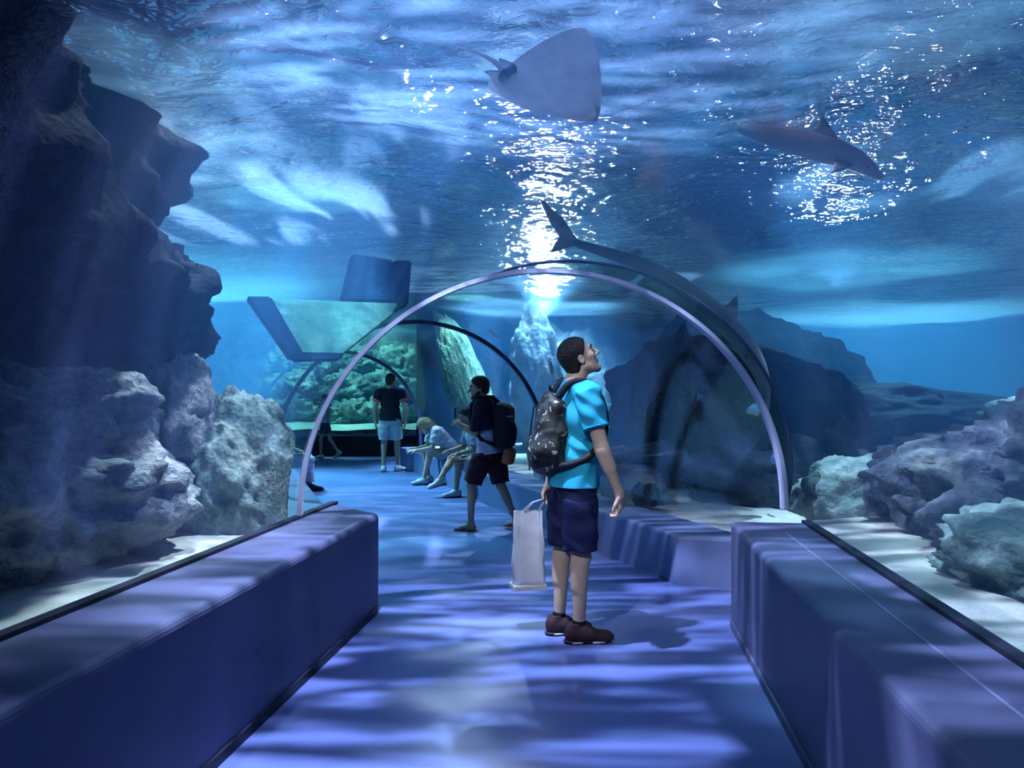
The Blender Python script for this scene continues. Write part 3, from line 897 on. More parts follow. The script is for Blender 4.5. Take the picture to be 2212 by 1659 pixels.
# ---------------------------------------------------------------- man walking away
def man_walking():
    J = stand()
    # mid-stride, leaning slightly forward; +Y (his left) is towards the camera
    J['pelvis'] = V(0, 0, .955); J['waist'] = V(.02, 0, 1.09); J['chest'] = V(.045, 0, 1.29); J['neck'] = V(.075, 0, 1.475)
    J['head'] = V(.125, 0, 1.625); J['HM'] = head_frame((math.cos(R(-6)), .30, math.sin(R(-6))))
    J['hip_l'] = V(.02, .09, .93); J['kn_l'] = V(.19, .09, .53); J['an_l'] = V(.20, .085, .09); J['ft_l'] = V(1, .1, 0)
    J['hip_r'] = V(-.02, -.09, .93); J['kn_r'] = V(-.10, -.10, .51); J['an_r'] = V(-.285, -.105, .115); J['ft_r'] = V(.8, -.5, -.1)
    J['sh_l'] = V(.05, .19, 1.42); J['el_l'] = V(.10, .235, 1.13); J['wr_l'] = V(.32, .17, 1.22)
    J['hd_l'] = V(.6, -.5, .5); J['hn_l'] = V(.2, -.9, -.3); J['hc_l'] = .9; J['hs_l'] = 1
    J['sh_r'] = V(.05, -.19, 1.42); J['el_r'] = V(.10, -.26, 1.14); J['wr_r'] = V(.33, -.12, 1.20)
    J['hd_r'] = V(.6, .5, .5); J['hn_r'] = V(.2, .9, -.3); J['hc_r'] = .9; J['hs_r'] = -1
    Y = 8.15; X = (1058 - CX) / FPX * Y
    rz = R(163); S = .925
    def root(name, label, cat):
        o = empty(name, (X, Y, 0), rz, label, cat); o.scale = (S, S, S); return o
    t = root('person', 'bearded man in dark navy top and maroon shorts walking with black rucksack', 'person')
    h = .006
    sculpt('body', figure_body(J, feet=True), h, SKIN2, t)
    hair_short('hair', J['head'], J['HM'], HAIR, t, h, thick=.016, line=.012)
    eyes(J['head'], J['HM'], t)
    c, M = J['head'], J['HM']; L = lambda x, y, z: c + M @ V(x, y, z)
    sb = [Ell(L(.078, 0, -.100), (.030, .030, .028), .025, M)] + [Cone(L(.010, .058 * q, -.05), L(.072, .02 * q, -.104), .023, .024, .02) for q in (-1, 1)]
    sculpt('beard', sb, h, HAIR, t)
    TEE = mat_plain('tee_white_marl', (.62, .64, .78, 1), rough=.8)
    o = shirt('undershirt', J, TEE, t, h, hem=(.0, 0, .88), sleeve=.30, loose=.97, sl_r=.056, sr=.060)
    o['label'] = 'white striped hem of the shirt below the dark top'
    DK = mat_plain('top_navy', (.010, .012, .030, 1), rough=.8)
    o = shirt('top', J, DK, t, h, hem=(.02, 0, 1.15), sleeve=.98, loose=1.05, sl_r=.064, sr=.080)
    o['label'] = 'dark navy top'
    MR = mat_plain('shorts_maroon', (.040, .012, .022, 1), rough=.8)
    shorts('shorts', J, MR, t, h, leg=.93, rt=.116, rb=.108, top=(.0, 0, .905))
    OR = mat_plain('sandal_orange', (.55, .20, .08, 1), rough=.6)
    for q in ('_l', '_r'):
        a_ = J['an' + q]; f = unit((J['ft' + q][0], J['ft' + q][1], 0)); l = V(-f[1], f[0], 0)
        z = a_[2] - .087
        so = sculpt('sandal', [Cone(V(a_[0], a_[1], z) - f * .045, V(a_[0], a_[1], z) + f * .165, .045, .044, .01, sq=((0, 0, 1), .22))], .005, OR, t)
        tube('sandal_strap', [V(a_[0], a_[1], z) + f * .10 + l * y + V(0, 0, .052 - 14 * y * y) for y in np.linspace(-.046, .046, 7)], .007, OR, so, 6)
    # phone in the hand
    PH = mat_plain('phone_pale', (.55, .62, .70, 1), rough=.3)
    p = root('phone', 'pale phone held up in the hands of the man with the black rucksack', 'phone')
    o = sculpt('phone_body', [RBox((.42, .03, 1.33), (.006, .038, .075), .005, 0)], .004, PH, p)
    SCR = mat_plain('phone_screen', (.01, .012, .02, 1), rough=.1)
    sculpt('phone_screen', [RBox((.413, .03, 1.33), (.002, .034, .068), .0015, 0)], .003, SCR, p)
    # backpack
    bp = root('backpack', 'large black rucksack with grey reflective strip on the walking man', 'backpack')
    BK = mat_plain('rucksack_black', (.008, .010, .018, 1), rough=.65, bump=.3, bscale=60)
    pk = sculpt('pack', [RBox((-.17, 0, 1.19), (.10, .165, .25), .08, .04), Ell((-.22, 0, 1.12), (.10, .14, .17), .04), Ell((-.13, 0, 1.40), (.08, .15, .07), .04)], .007, BK, bp, post=lambda d, p: d + folds(p, .004, f=20, seed=5))
    GR = mat_plain('reflective_grey', (.45, .48, .55, 1), rough=.4)
    o = tube('reflective_strip', [(-.275 + 4 * (y - .05) ** 2 * .4, y, 1.31) for y in np.linspace(-.04, .15, 7)], .008, GR, bp, 6); o['label'] = 'grey reflective strip'
    for sd in (-1, 1):
        y = .115 * sd
        pts = [(-.10, y, 1.44), (.0, y, 1.525), (.10, y, 1.53), (.175, y * 1.15, 1.44), (.19, y * 1.2, 1.30), (.15, y * 1.35, 1.16), (.04, y * 1.5, 1.05), (-.10, y * 1.35, .99)]
        sculpt('strap', [Cone(pts[i], pts[i + 1], .022, .022, .01) for i in range(len(pts) - 1)], .008, BK, bp)
    # orange pouch hanging behind his hip
    OP = mat_plain('pouch_orange', (.42, .13, .05, 1), rough=.7)
    po = root('pouch', 'orange brown pouch hanging below the black rucksack of the walking man', 'bag')
    sculpt('pouch_body', [RBox((-.235, .02, .86), (.055, .095, .095), .03, .02, rot_frame(x=(1, 0, .25), y=(0, 1, 0)))], .006, OP, po, post=lambda d, p: d + folds(p, .003, f=30, seed=2))
    tube('pouch_cord', [(-.215, .02, .945), (-.21, .02, .985), (-.20, .02, 1.02)], .006, BK, po, 6)
man_walking()

# ---------------------------------------------------------------- seated people on the bench
def seated(bench_z=.38):
    J = stand()
    hz = bench_z + .10
    J['pelvis'] = V(0, 0, hz + .03); J['waist'] = V(.01, 0, hz + .17); J['chest'] = V(.03, 0, hz + .37); J['neck'] = V(.02, 0, hz + .555)
    J['head'] = V(.06, 0, hz + .71); J['HM'] = head_frame((1, 0, -.1))
    for q, y in (('_r', -1), ('_l', 1)):
        J['hip' + q] = V(.03, .09 * y, hz); J['kn' + q] = V(.42, .11 * y, hz + .02); J['an' + q] = V(.42, .11 * y, .09); J['ft' + q] = V(1, .1 * y, 0)
        J['sh' + q] = V(.03, .175 * y, hz + .50); J['el' + q] = V(.06, .22 * y, hz + .22); J['wr' + q] = V(.28, .15 * y, hz + .12)
        J['hd' + q] = V(1, 0, -.1); J['hn' + q] = V(0, 0, -1)
    return J

def bench_spot(s, u=1.36): x, y = T2(s, u); return (x, y, 0)
RZ_SEAT = math.atan2(-N2.y, -N2.x)
def woman_leaning():
    J = seated()
    J['waist'] = V(.07, 0, .62); J['chest'] = V(.21, 0, .77); J['neck'] = V(.34, 0, .88); J['head'] = V(.455, 0, .925)
    J['F'] = V(.75, 0, -.66); J['FP'] = V(1, 0, -.3); J['HM'] = head_frame((.70, .1, -.72))
    J['sh_l'] = V(.30, .16, .85); J['el_l'] = V(.38, .20, .58); J['wr_l'] = V(.62, .12, .545); J['hd_l'] = V(1, -.1, 0); J['hn_l'] = V(0, -.3, -1)
    J['sh_r'] = V(.30, -.16, .85); J['el_r'] = V(.37, -.20, .58); J['wr_r'] = V(.60, -.05, .56); J['hd_r'] = V(1, .1, 0); J['hn_r'] = V(0, .3, -1)
    J['kn_l'] = V(.40, .12, .50); J['an_l'] = V(.50, .13, .09); J['kn_r'] = V(.42, -.12, .50); J['an_r'] = V(.36, -.13, .09)
    t = empty('person', bench_spot(7.35), RZ_SEAT, 'blond woman in white t-shirt bent forward on the bench beside the tunnel glass', 'person')
    h = .008
    sculpt('body', figure_body(J, feet=False, thick=.92, female=True), h, SKIN, t)
    c, M = J['head'], J['HM']; L = lambda x, y, z: c + M @ V(x, y, z)
    hs = [Ell(L(-.012, 0, .046), (.112, .092, .104), .03, M), Cone(L(-.09, 0, .02), L(-.10, .02, -.10), .06, .05, .04), Cone(L(-.06, .07, 0), L(.02, .09, -.20), .045, .025, .03), Cone(L(-.06, -.07, 0), L(.02, -.09, -.20), .045, .025, .03)]
    sculpt('hair', hs, h, HAIRB, t, post=lambda d, p: smax(d, ((p - c) @ M)[..., 0] * .85 - ((p - c) @ M)[..., 2] * .5 - .028, .006))
    eyes(c, M, t)
    WT = mat_plain('tee_white', (.72, .74, .80, 1), rough=.8)
    shirt('shirt', J, WT, t, h, hem=(.0, 0, .52), sleeve=.75, loose=.95)
    DN = mat_plain('shorts_pale_denim', (.42, .52, .62, 1), rough=.8)
    shorts('shorts', J, DN, t, h, leg=.55, top=(.03, 0, .60))
    SH = mat_plain('shoe_white', (.6, .62, .68, 1)); SO2 = mat_plain('sole_grey', (.12, .13, .2, 1))
    for q in ('_r', '_l'): shoe(J, q, SH, SO2, t, h=.006)
woman_leaning()

def person_crossed():
    J = seated()
    J['kn_l'] = V(.40, .16, .47); J['an_l'] = V(.42, .12, .09)                     # near foot on the floor
    J['kn_r'] = V(.36, -.22, .52); J['an_r'] = V(.50, .16, .46); J['ft_r'] = V(.35, .85, .35)   # other ankle on the knee
    J['kn_r'] = V(.40, -.20, .50); J['an_r'] = V(.62, -.02, .24); J['ft_r'] = V(.85, .2, -.2)
    J['waist'] = V(.04, 0, .63); J['chest'] = V(.10, 0, .82); J['neck'] = V(.16, 0, .99); J['head'] = V(.23, 0, 1.12); J['F'] = V(.9, 0, -.4); J['HM'] = head_frame((.9, .1, -.4))
    J['sh_l'] = V(.14, .17, .94); J['el_l'] = V(.20, .23, .66); J['wr_l'] = V(.40, .13, .60)
    J['sh_r'] = V(.14, -.17, .94); J['el_r'] = V(.20, -.23, .68); J['wr_r'] = V(.42, -.10, .64)
    t = empty('person', bench_spot(5.75), RZ_SEAT, 'dark-haired person in pale shirt and white shorts sitting on bench behind the walking man', 'person')
    h = .008
    sculpt('body', figure_body(J, feet=False, thick=.95), h, SKIN2, t)
    hair_short('hair', J['head'], J['HM'], HAIR, t, h, thick=.018)
    eyes(J['head'], J['HM'], t)
    WT = mat_plain('tee_print', (.66, .68, .78, 1), rough=.8, col2=(.10, .14, .30, 1), scale=5)
    shirt('shirt', J, WT, t, h, hem=(.0, 0, .50), sleeve=.8)
    WS = mat_plain('shorts_white', (.70, .72, .80, 1), rough=.8)
    shorts('shorts', J, WS, t, h, leg=.85, top=(.03, 0, .60))
    SH = mat_plain('trainer_white', (.62, .65, .72, 1)); SO2 = mat_plain('sole_navy', (.05, .06, .12, 1))
    for q in ('_r', '_l'): shoe(J, q, SH, SO2, t, h=.006)
person_crossed()

def person_hidden():
    J = seated()
    for q, y in (('_r', -1), ('_l', 1)): J['kn' + q] = V(.44, .10 * y, .48); J['an' + q] = V(.46, .10 * y, .09)
    J['an_l'] = V(.40, .1, .09)
    t = empty('person', bench_spot(7.1, -1.38), RZ_SEAT + math.pi, 'person in white trousers on the far ledge, one leg showing past the arch foot', 'person')
    h = .009
    sculpt('body', figure_body(J, feet=False), h, SKIN2, t)
    hair_short('hair', J['head'], J['HM'], HAIR, t, h)
    WT = mat_plain('shirt_blue_pale', (.40, .48, .66, 1)); shirt('shirt', J, WT, t, h, hem=(0, 0, .48), sleeve=.7)
    WS = mat_plain('trousers_white', (.72, .74, .84, 1))
    s = [Ell(J['pelvis'], (.125, .17, .12), .04)]
    for q in ('_r', '_l'): s += [Cone(J['hip' + q], J['kn' + q], .105, .080, .03), FCone(J['kn' + q] + V(0, 0, .0), lerp(J['kn' + q], J['an' + q], .86), .080, .075, .05)]
    sculpt('trousers', s, h, WS, t, post=lambda d, p: d + folds(p, .004))
    SH = mat_plain('shoe_black', (.01, .012, .02, 1))
    for q in ('_r', '_l'): shoe(J, q, SH, SH, t, h=.007)
person_hidden()

# ---------------------------------------------------------------- standing man near the end
def man_far():
    J = stand(sh_w=.20)
    J['HM'] = head_frame((.86, -.5, .05)); J['head'] = V(.015, -.01, 1.645)
    for q, y in (('_r', -1), ('_l', 1)):
        J['el' + q] = V(-.05, .275 * y, 1.15); J['wr' + q] = V(.03, .265 * y, .90); J['an' + q] = V(-.02, .115 * y, .09); J['kn' + q] = V(.01, .11 * y, .50)
    J['ft_r'] = V(.8, -.6, 0); J['an_r'] = V(.10, -.13, .09); J['kn_r'] = V(.06, -.12, .50)
    Y = 14.25; X = (843 - CX) / FPX * Y
    t = empty('person', (X, Y, 0), R(92), 'man in black t-shirt with red cuffs and pale shorts standing with back turned', 'person')
    t.scale = (1.02,) * 3
    h = .009
    sculpt('body', figure_body(J, feet=False, thick=1.02), h, SKIN2, t)
    hair_short('hair', J['head'], J['HM'], HAIR, t, h)
    eyes(J['head'], J['HM'], t)
    BK = mat_plain('tee_black', (.008, .008, .014, 1), rough=.85)
    sh = shirt('shirt', J, BK, t, h, hem=(0, 0, .93), sleeve=.50, sl_r=.080)
    RD = mat_plain('cuff_red', (.85, .10, .08, 1), rough=.7)
    for q in ('_r', '_l'):
        a_ = lerp(J['sh' + q], J['el' + q], .44); b_ = lerp(J['sh' + q], J['el' + q], .54)
        o = sculpt('cuff', [FCone(a_, b_, .084, .084, 0)], .007, RD, sh); o['label'] = 'red sleeve cuff'
    o = sculpt('shoulder_panel', [Cone(J['neck'] + V(0, -.06, .028), J['sh_r'] + V(0, -.015, .030), .050, .052, .02), Cone(J['sh_r'] + V(0, -.018, .022), lerp(J['sh_r'], J['el_r'], .40) + V(0, -.02, 0), .056, .062, .02)], .008, mat_plain('panel_blue', (.10, .12, .34, 1)), sh)
    o['label'] = 'blue shoulder panel'
    o = tube('shoulder_piping', [J['sh_r'] + V(0, -.03, .085), J['sh_r'] + V(0, -.075, .045), lerp(J['sh_r'], J['el_r'], .25) + V(0, -.082, 0), lerp(J['sh_r'], J['el_r'], .42) + V(0, -.084, 0)], .010, RD, sh, 6); o['label'] = 'red piping along the shoulder'
    WS = mat_plain('shorts_pale', (.55, .66, .68, 1), rough=.8)
    shorts('shorts', J, WS, t, h, leg=.80, rt=.122, rb=.108)
    SH = mat_plain('sneaker_white', (.72, .72, .74, 1)); SO2 = mat_plain('sole_blue', (.10, .12, .2, 1))
    for q in ('_r', '_l'): shoe(J, q, SH, SO2, t, h=.007)
man_far()

def girl_walking():
    J = stand(sh_w=.16, hip_w=.08)
    J['hip_l'] = V(0, .08, .92); J['kn_l'] = V(.10, .08, .51); J['an_l'] = V(.10, .08, .09)
    J['hip_r'] = V(0, -.08, .92); J['kn_r'] = V(-.10, -.09, .53); J['an_r'] = V(-.34, -.10, .17); J['ft_r'] = V(.8, -.1, -.6)
    J['el_l'] = V(-.06, .23, 1.14); J['wr_l'] = V(-.16, .20, 1.28); J['hd_l'] = V(-.4, -.2, .8)
    Y = 17.2; X = (703 - CX) / FPX * Y
    t = empty('person', (X, Y, 0), R(172), 'slim girl in white top and dark green shorts walking in front of the end window', 'person')
    t.scale = (.80,) * 3
    h = .010
    sculpt('body', figure_body(J, feet=False, thick=.80, legs_slim=.85, female=True), h, SKIN2, t)
    c, M = J['head'], J['HM']; L = lambda x, y, z: c + M @ V(x, y, z)
    sculpt('hair', [Ell(L(-.015, 0, .046), (.110, .090, .104), .03, M), Cone(L(-.10, 0, .03), L(-.17, 0, -.16), .045, .025, .04)], h, HAIR, t, post=lambda d, p: smax(d, ((p - c) @ M)[..., 0] * .85 - ((p - c) @ M)[..., 2] * .5 - .028, .006))
    WT = mat_plain('top_white', (.62, .66, .76, 1)); shirt('shirt', J, WT, t, h, hem=(0, 0, 1.0), sleeve=.45, loose=.84, sl_r=.06)
    GR = mat_plain('shorts_green', (.03, .07, .07, 1)); shorts('shorts', J, GR, t, h, leg=.55, loose=.84, top=(0, 0, 1.06))
    SH = mat_plain('shoe_pale', (.45, .45, .48, 1))
    for q in ('_r', '_l'): shoe(J, q, SH, SH, t, h=.008)
girl_walking()
# ================================================================ noise, rocks, sand
_rng = np.random.RandomState(7)
_perm = _rng.permutation(256); _perm = np.concatenate([_perm, _perm, _perm])
_grad = _rng.normal(size=(256, 3)); _grad /= np.linalg.norm(_grad, axis=1)[:, None]
def pnoise(p):
    i = np.floor(p).astype(int); f = p - i
    u = f * f * f * (f * (f * 6 - 15) + 10)
    i &= 255
    def g(dx, dy, dz):
        h = _perm[(_perm[(_perm[(i[..., 0] + dx) & 255] + i[..., 1] + dy) & 255] + i[..., 2] + dz) & 255]
        return ((f - np.array([dx, dy, dz])) * _grad[h]).sum(-1)
    L = lambda a, b, t: a + (b - a) * t
    x00 = L(g(0, 0, 0), g(1, 0, 0), u[..., 0]); x10 = L(g(0, 1, 0), g(1, 1, 0), u[..., 0])
    x01 = L(g(0, 0, 1), g(1, 0, 1), u[..., 0]); x11 = L(g(0, 1, 1), g(1, 1, 1), u[..., 0])
    return L(L(x00, x10, u[..., 1]), L(x01, x11, u[..., 1]), u[..., 2])
def fbm(p, oct=5, lac=2.03, gain=.5, ridged=False):
    a, s = 1.0, 0.0
    for o in range(oct):
        n = pnoise(p * lac ** o + 17.3 * o)
        s = s + a * ((.5 - np.abs(n) * 1.6) if ridged else n)
        a *= gain
    return s

def rock_mat(name, c1, c2, c3, scale=3.0, bump=.6):
    m, nt, out = new_mat(name)
    tc = nt.node('ShaderNodeTexCoord')
    n1 = nt.node('ShaderNodeTexNoise', ins={'Vector': tc.outputs['Object'], 'Scale': scale, 'Detail': 8.0, 'Roughness': .65})
    n2 = nt.node('ShaderNodeTexNoise', ins={'Vector': tc.outputs['Object'], 'Scale': scale * 6, 'Detail': 6.0, 'Roughness': .7})
    vo = nt.node('ShaderNodeTexVoronoi', ins={'Vector': tc.outputs['Object'], 'Scale': scale * 9})
    f = nt.math('ADD', nt.math('MULTIPLY', n1.outputs[0], .6), nt.math('MULTIPLY', n2.outputs[0], .4))
    col = nt.ramp(f, [(.34, c1), (.50, c2), (.64, c3)])
    b = nt.node('ShaderNodeBsdfPrincipled', ins={'Roughness': .9, 'Specular IOR Level': .15})
    nt.link(col, b.inputs['Base Color'])
    hh = nt.math('ADD', n2.outputs[0], nt.math('MULTIPLY', vo.outputs[0], .5))
    bp = nt.node('ShaderNodeBump', ins={'Strength': bump, 'Distance': .05, 'Height': hh})
    nt.link(bp.outputs[0], b.inputs['Normal']); nt.link(b.outputs[0], out.inputs[0])
    return m
RK_PALE = rock_mat('reef_pale', (.10, .13, .15, 1), (.34, .38, .40, 1), (.62, .62, .58, 1), 3.2, .9)
RK_TEAL = rock_mat('reef_teal', (.08, .14, .14, 1), (.22, .34, .32, 1), (.50, .58, .46, 1), 3.5)
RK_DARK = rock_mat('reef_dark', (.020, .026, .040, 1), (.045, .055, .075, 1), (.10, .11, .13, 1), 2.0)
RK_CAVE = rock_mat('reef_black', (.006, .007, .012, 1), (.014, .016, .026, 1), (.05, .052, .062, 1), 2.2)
RK_MID = rock_mat('reef_mid', (.05, .07, .11, 1), (.13, .17, .22, 1), (.34, .36, .34, 1), 2.6)
RK_GREEN = rock_mat('reef_green', (.05, .11, .10, 1), (.20, .34, .30, 1), (.50, .60, .50, 1), 2.6)
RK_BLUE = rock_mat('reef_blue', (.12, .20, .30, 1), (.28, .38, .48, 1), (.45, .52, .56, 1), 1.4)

_ico = {}
def ico(sub):
    if sub not in _ico:
        bm = bmesh.new(); bmesh.ops.create_icosphere(bm, subdivisions=sub, radius=1.0)
        bm.verts.ensure_lookup_table()
        _ico[sub] = (np.array([v.co[:] for v in bm.verts]), np.array([[v.index for v in f.verts] for f in bm.faces])); bm.free()
    return _ico[sub]

def glass_u(x, y):
    """Signed side distance to the tunnel axis (right positive) at a ground point, and which section."""
    r = np.stack([x - C1.x, y - C1.y], -1)
    s1 = r @ np.array(D1); s2 = r @ np.array(D2)
    sm = r @ np.array(DM)
    u = np.where(sm < 0, r @ np.array(N1), r @ np.array(N2))
    return u, s2
def keep_clear(v, gap=.05):
    """Push vertices out of the dry tunnel so that no rock pokes through the acrylic."""
    u, s2 = glass_u(v[:, 0], v[:, 1])
    z = np.maximum(v[:, 2] - ZS, 0)
    rr = np.sqrt(u ** 2 + z ** 2)
    lim = RV + gap + .03
    ins = (rr < lim) & (s2 < S_END + .1)
    k = np.where(ins, lim / np.maximum(rr, 1e-3), 1)
    du = u * (k - 1); dz = z * (k - 1)
    r = np.stack([v[:, 0] - C1.x, v[:, 1] - C1.y], -1)
    first = (r @ np.array(DM)) < 0
    nx = np.where(first, N1.x, N2.x); ny = np.where(first, N1.y, N2.y)
    w = v.copy(); w[:, 0] += du * nx; w[:, 1] += du * ny; w[:, 2] += dz
    return w

def rock(name, c, r, mat, seed=0, amp=.28, freq=1.4, sub=5, rz=0.0, tilt=0.0, label=None, cat='rock', group=None, clear=True, ridged=.5, box=0.0, zmin=None):
    v, f = ico(sub)
    v = v.copy()
    if box:      # squarer block
        m = np.abs(v).max(1)[:, None]; v = v * (1 - box) + v / m * box * .85
    n = v / np.linalg.norm(v, axis=1)[:, None]
    so = np.array([seed * 3.17, seed * 1.31, -seed * 2.03])
    big = fbm(v * freq + so, 3)
    fine = fbm(v * freq * 2.6 + so + 5, 5, ridged=True)
    v = v + n * (amp * big * 1.4 + amp * ridged * (fine - .35))[:, None]
    v = v * np.array(r)
    M = np.array(Matrix.Rotation(rz, 3, 'Z') @ Matrix.Rotation(tilt, 3, 'Y'))
    v = v @ M.T + np.array(c)
    if zmin is not None: v[:, 2] = np.maximum(v[:, 2], zmin)
    v[:, 2] = np.minimum(v[:, 2], ZW + .35)
    if clear: v = keep_clear(v)
    c = np.array(c)
    o = mesh_obj(name, v - c, f, mat)
    o.location = c
    return tag(o, label, cat, group)

def sand_mat(name, c1, c2):
    m, nt, out = new_mat(name)
    tc = nt.node('ShaderNodeTexCoord')
    n1 = nt.node('ShaderNodeTexNoise', ins={'Vector': tc.outputs['Object'], 'Scale': 3.0, 'Detail': 7.0})
    n2 = nt.node('ShaderNodeTexNoise', ins={'Vector': tc.outputs['Object'], 'Scale': 50.0, 'Detail': 4.0})
    b = nt.node('ShaderNodeBsdfPrincipled', ins={'Roughness': .95, 'Specular IOR Level': .1})
    nt.link(nt.ramp(n1.outputs[0], [(.35, c1), (.65, c2)]), b.inputs['Base Color'])
    bp = nt.node('ShaderNodeBump', ins={'Strength': .5, 'Distance': .03, 'Height': n2.outputs[0]})
    nt.link(bp.outputs[0], b.inputs['Normal']); nt.link(b.outputs[0], out.inputs[0])
    return m
SAND = sand_mat('sand', (.50, .55, .50, 1), (.70, .72, .64, 1))
SAND_G = sand_mat('sand_green', (.50, .70, .60, 1), (.66, .82, .70, 1))

def sand_side(name, sgn):
    us = [RV + .055, RV + .09, RV + .18, RV + .3] + list(np.linspace(RV + .5, 14.0, 40))
    rows = []
    t1 = np.linspace(0, 1, 50); t2 = np.linspace(0, 1, 60)[1:]
    P2 = []; S = []
    for u in us:
        a = np.array(T1(S0, sgn * u)); m = np.array(TM(sgn * u)); b = np.array(T2(S_END + .5, sgn * u))
        P2.append(np.concatenate([a + (m - a) * t1[:, None], m + (b - m) * t2[:, None]]))
    P2 = np.array(P2).transpose(1, 0, 2)      # rows along, cols across
    nr, nc = P2.shape[:2]
    ss = np.concatenate([-(1 - t1) * 6, t2 * S_END])
    base = np.where(ss < 0, .60, .34)[:, None] * np.ones((1, nc))
    blend = np.clip((ss + .15) / .3, 0, 1)[:, None]
    base = .60 * (1 - blend) + .345 * blend
    pp = np.concatenate([P2, np.zeros((nr, nc, 1))], -1)
    out = np.clip((np.array(us) - RV) / 1.0, 0, 1)[None, :]
    z = base + out * (.16 * fbm(pp * .6 + 3, 4) + .03 * fbm(pp * 5, 3) + .02) + .012 * fbm(pp * 9 + 1, 3)
    z[:, :1] = base - .02
    v = np.concatenate([P2, z[..., None]], -1).reshape(-1, 3)
    f = np.array(grid_faces(nc, nr))
    if sgn > 0: f = f[:, ::-1]
    o = mesh_obj(name, v, f, SAND)
    return tag(o, kind='structure')
sand_side('ground_left', -1); sand_side('ground_right', 1)
def sand_end():
    xs = np.linspace(-9.5, 8, 60); ys = np.linspace(18.1, 33.5, 40)
    X, Y = np.meshgrid(xs, ys); pp = np.stack([X, Y, X * 0], -1)
    Z = .60 + .12 * fbm(pp * .8, 4) + .03 * (Y - 18.1)
    o = mesh_obj('ground_end', np.stack([X, Y, Z], -1).reshape(-1, 3), np.array(grid_faces(60, 40)), SAND_G)
    tag(o, kind='structure')
sand_end()

# ---- left of the near tunnel
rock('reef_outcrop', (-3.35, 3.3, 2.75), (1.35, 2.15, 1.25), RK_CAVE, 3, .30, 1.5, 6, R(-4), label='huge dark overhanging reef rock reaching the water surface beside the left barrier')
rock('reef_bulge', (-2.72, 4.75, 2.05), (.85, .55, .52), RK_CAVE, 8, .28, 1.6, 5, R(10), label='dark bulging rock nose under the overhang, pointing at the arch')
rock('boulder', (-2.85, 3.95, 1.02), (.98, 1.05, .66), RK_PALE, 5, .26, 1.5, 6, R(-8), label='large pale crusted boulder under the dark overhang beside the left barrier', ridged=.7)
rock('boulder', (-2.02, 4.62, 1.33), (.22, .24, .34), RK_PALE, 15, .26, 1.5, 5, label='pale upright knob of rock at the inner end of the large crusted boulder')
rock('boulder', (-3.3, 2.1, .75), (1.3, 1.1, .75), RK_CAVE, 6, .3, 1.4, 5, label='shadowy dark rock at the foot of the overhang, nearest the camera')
rock('boulder', (-1.74, 5.0, .80), (.36, .46, .62), RK_TEAL, 9, .24, 1.5, 6, R(-10), label='teal grey algae covered boulder beside the left foot of the first arch')
rock('boulder', (-4.6, 8.2, .8), (1.0, .7, .55), RK_MID, 10, .26, 1.5, 5, label='blue grey rock on the sand far behind the teal boulder')
# ---- right of the near tunnel
rock('boulder', (3.35, 4.3, .82), (.95, 1.0, .66), RK_MID, 21, .34, 1.6, 6, R(20), label='large dark blue craggy rock with green tinged peak beside the right barrier', ridged=.8)
rock('boulder', (4.7, 5.6, .90), (1.2, 1.0, .62), RK_TEAL, 22, .30, 1.6, 6, label='tall greenish topped rock at the right edge behind the craggy one')
rock('boulder', (2.52, 5.55, .70), (.46, .40, .30), RK_TEAL, 23, .26, 1.6, 5, R(-25), label='rounded mossy rock beside the right foot of the first arch')
rock('boulder', (2.50, 3.35, .66), (.50, .70, .30), RK_TEAL, 24, .30, 1.8, 5, label='low green tinged rubble rock on the pale sand strip at the right barrier')
rock('boulder', (2.85, 2.5, .62), (.7, .7, .34), RK_MID, 27, .30, 1.8, 5, label='low rock at the right frame edge beyond the pale sand strip')
rock('reef_ridge', (4.1, 9.4, .95), (2.3, .9, .62), RK_DARK, 25, .22, 1.5, 6, R(-6), label='long dark reef ridge sloping down behind the rocks on the right', zmin=.2)
rock('reef_ridge', (2.9, 8.2, 1.0), (.95, .7, .80), RK_CAVE, 26, .24, 1.5, 5, label='high dark end of the reef seen past the right side of the arch', zmin=.2)
# ---- cave to the right behind the bench
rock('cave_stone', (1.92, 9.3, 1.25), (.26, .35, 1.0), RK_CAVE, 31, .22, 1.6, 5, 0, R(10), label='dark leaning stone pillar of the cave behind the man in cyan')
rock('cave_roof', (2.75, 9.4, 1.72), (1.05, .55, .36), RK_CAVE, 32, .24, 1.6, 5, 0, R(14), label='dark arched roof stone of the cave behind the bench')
rock('cave_floor_rock', (2.75, 7.9, .55), (.95, .60, .55), RK_DARK, 33, .24, 1.8, 5, label='low dark rock on green sand behind the bench')
rock('cave_floor_rock', (1.9, 9.0, .55), (1.3, .5, .32), RK_MID, 34, .24, 1.8, 5, label='long flat rock shelf at the foot of the cave pillar')
rock('boulder', (1.22, 7.35, .46), (.17, .17, .13), RK_DARK, 35, .24, 1.8, 4, label='small dark stone on the sand just behind the bench by the man in cyan')
rock('boulder', (1.20, 8.0, .50), (.40, .30, .20), RK_BLUE, 36, .24, 1.8, 5, label='pale encrusted stone behind the bench at his hand')
for k, (x, y, s) in enumerate(((.58, 9.35, .11), (.36, 9.9, .13), (.70, 9.05, .09), (.50, 9.6, .09))):
    rock('stone', (x, y, .43), (s, s, s * .8), RK_BLUE, 40 + k, .26, 1.8, 3, label='small blue grey stone in the heap by the foot of the second arch', group='stones by the second arch')
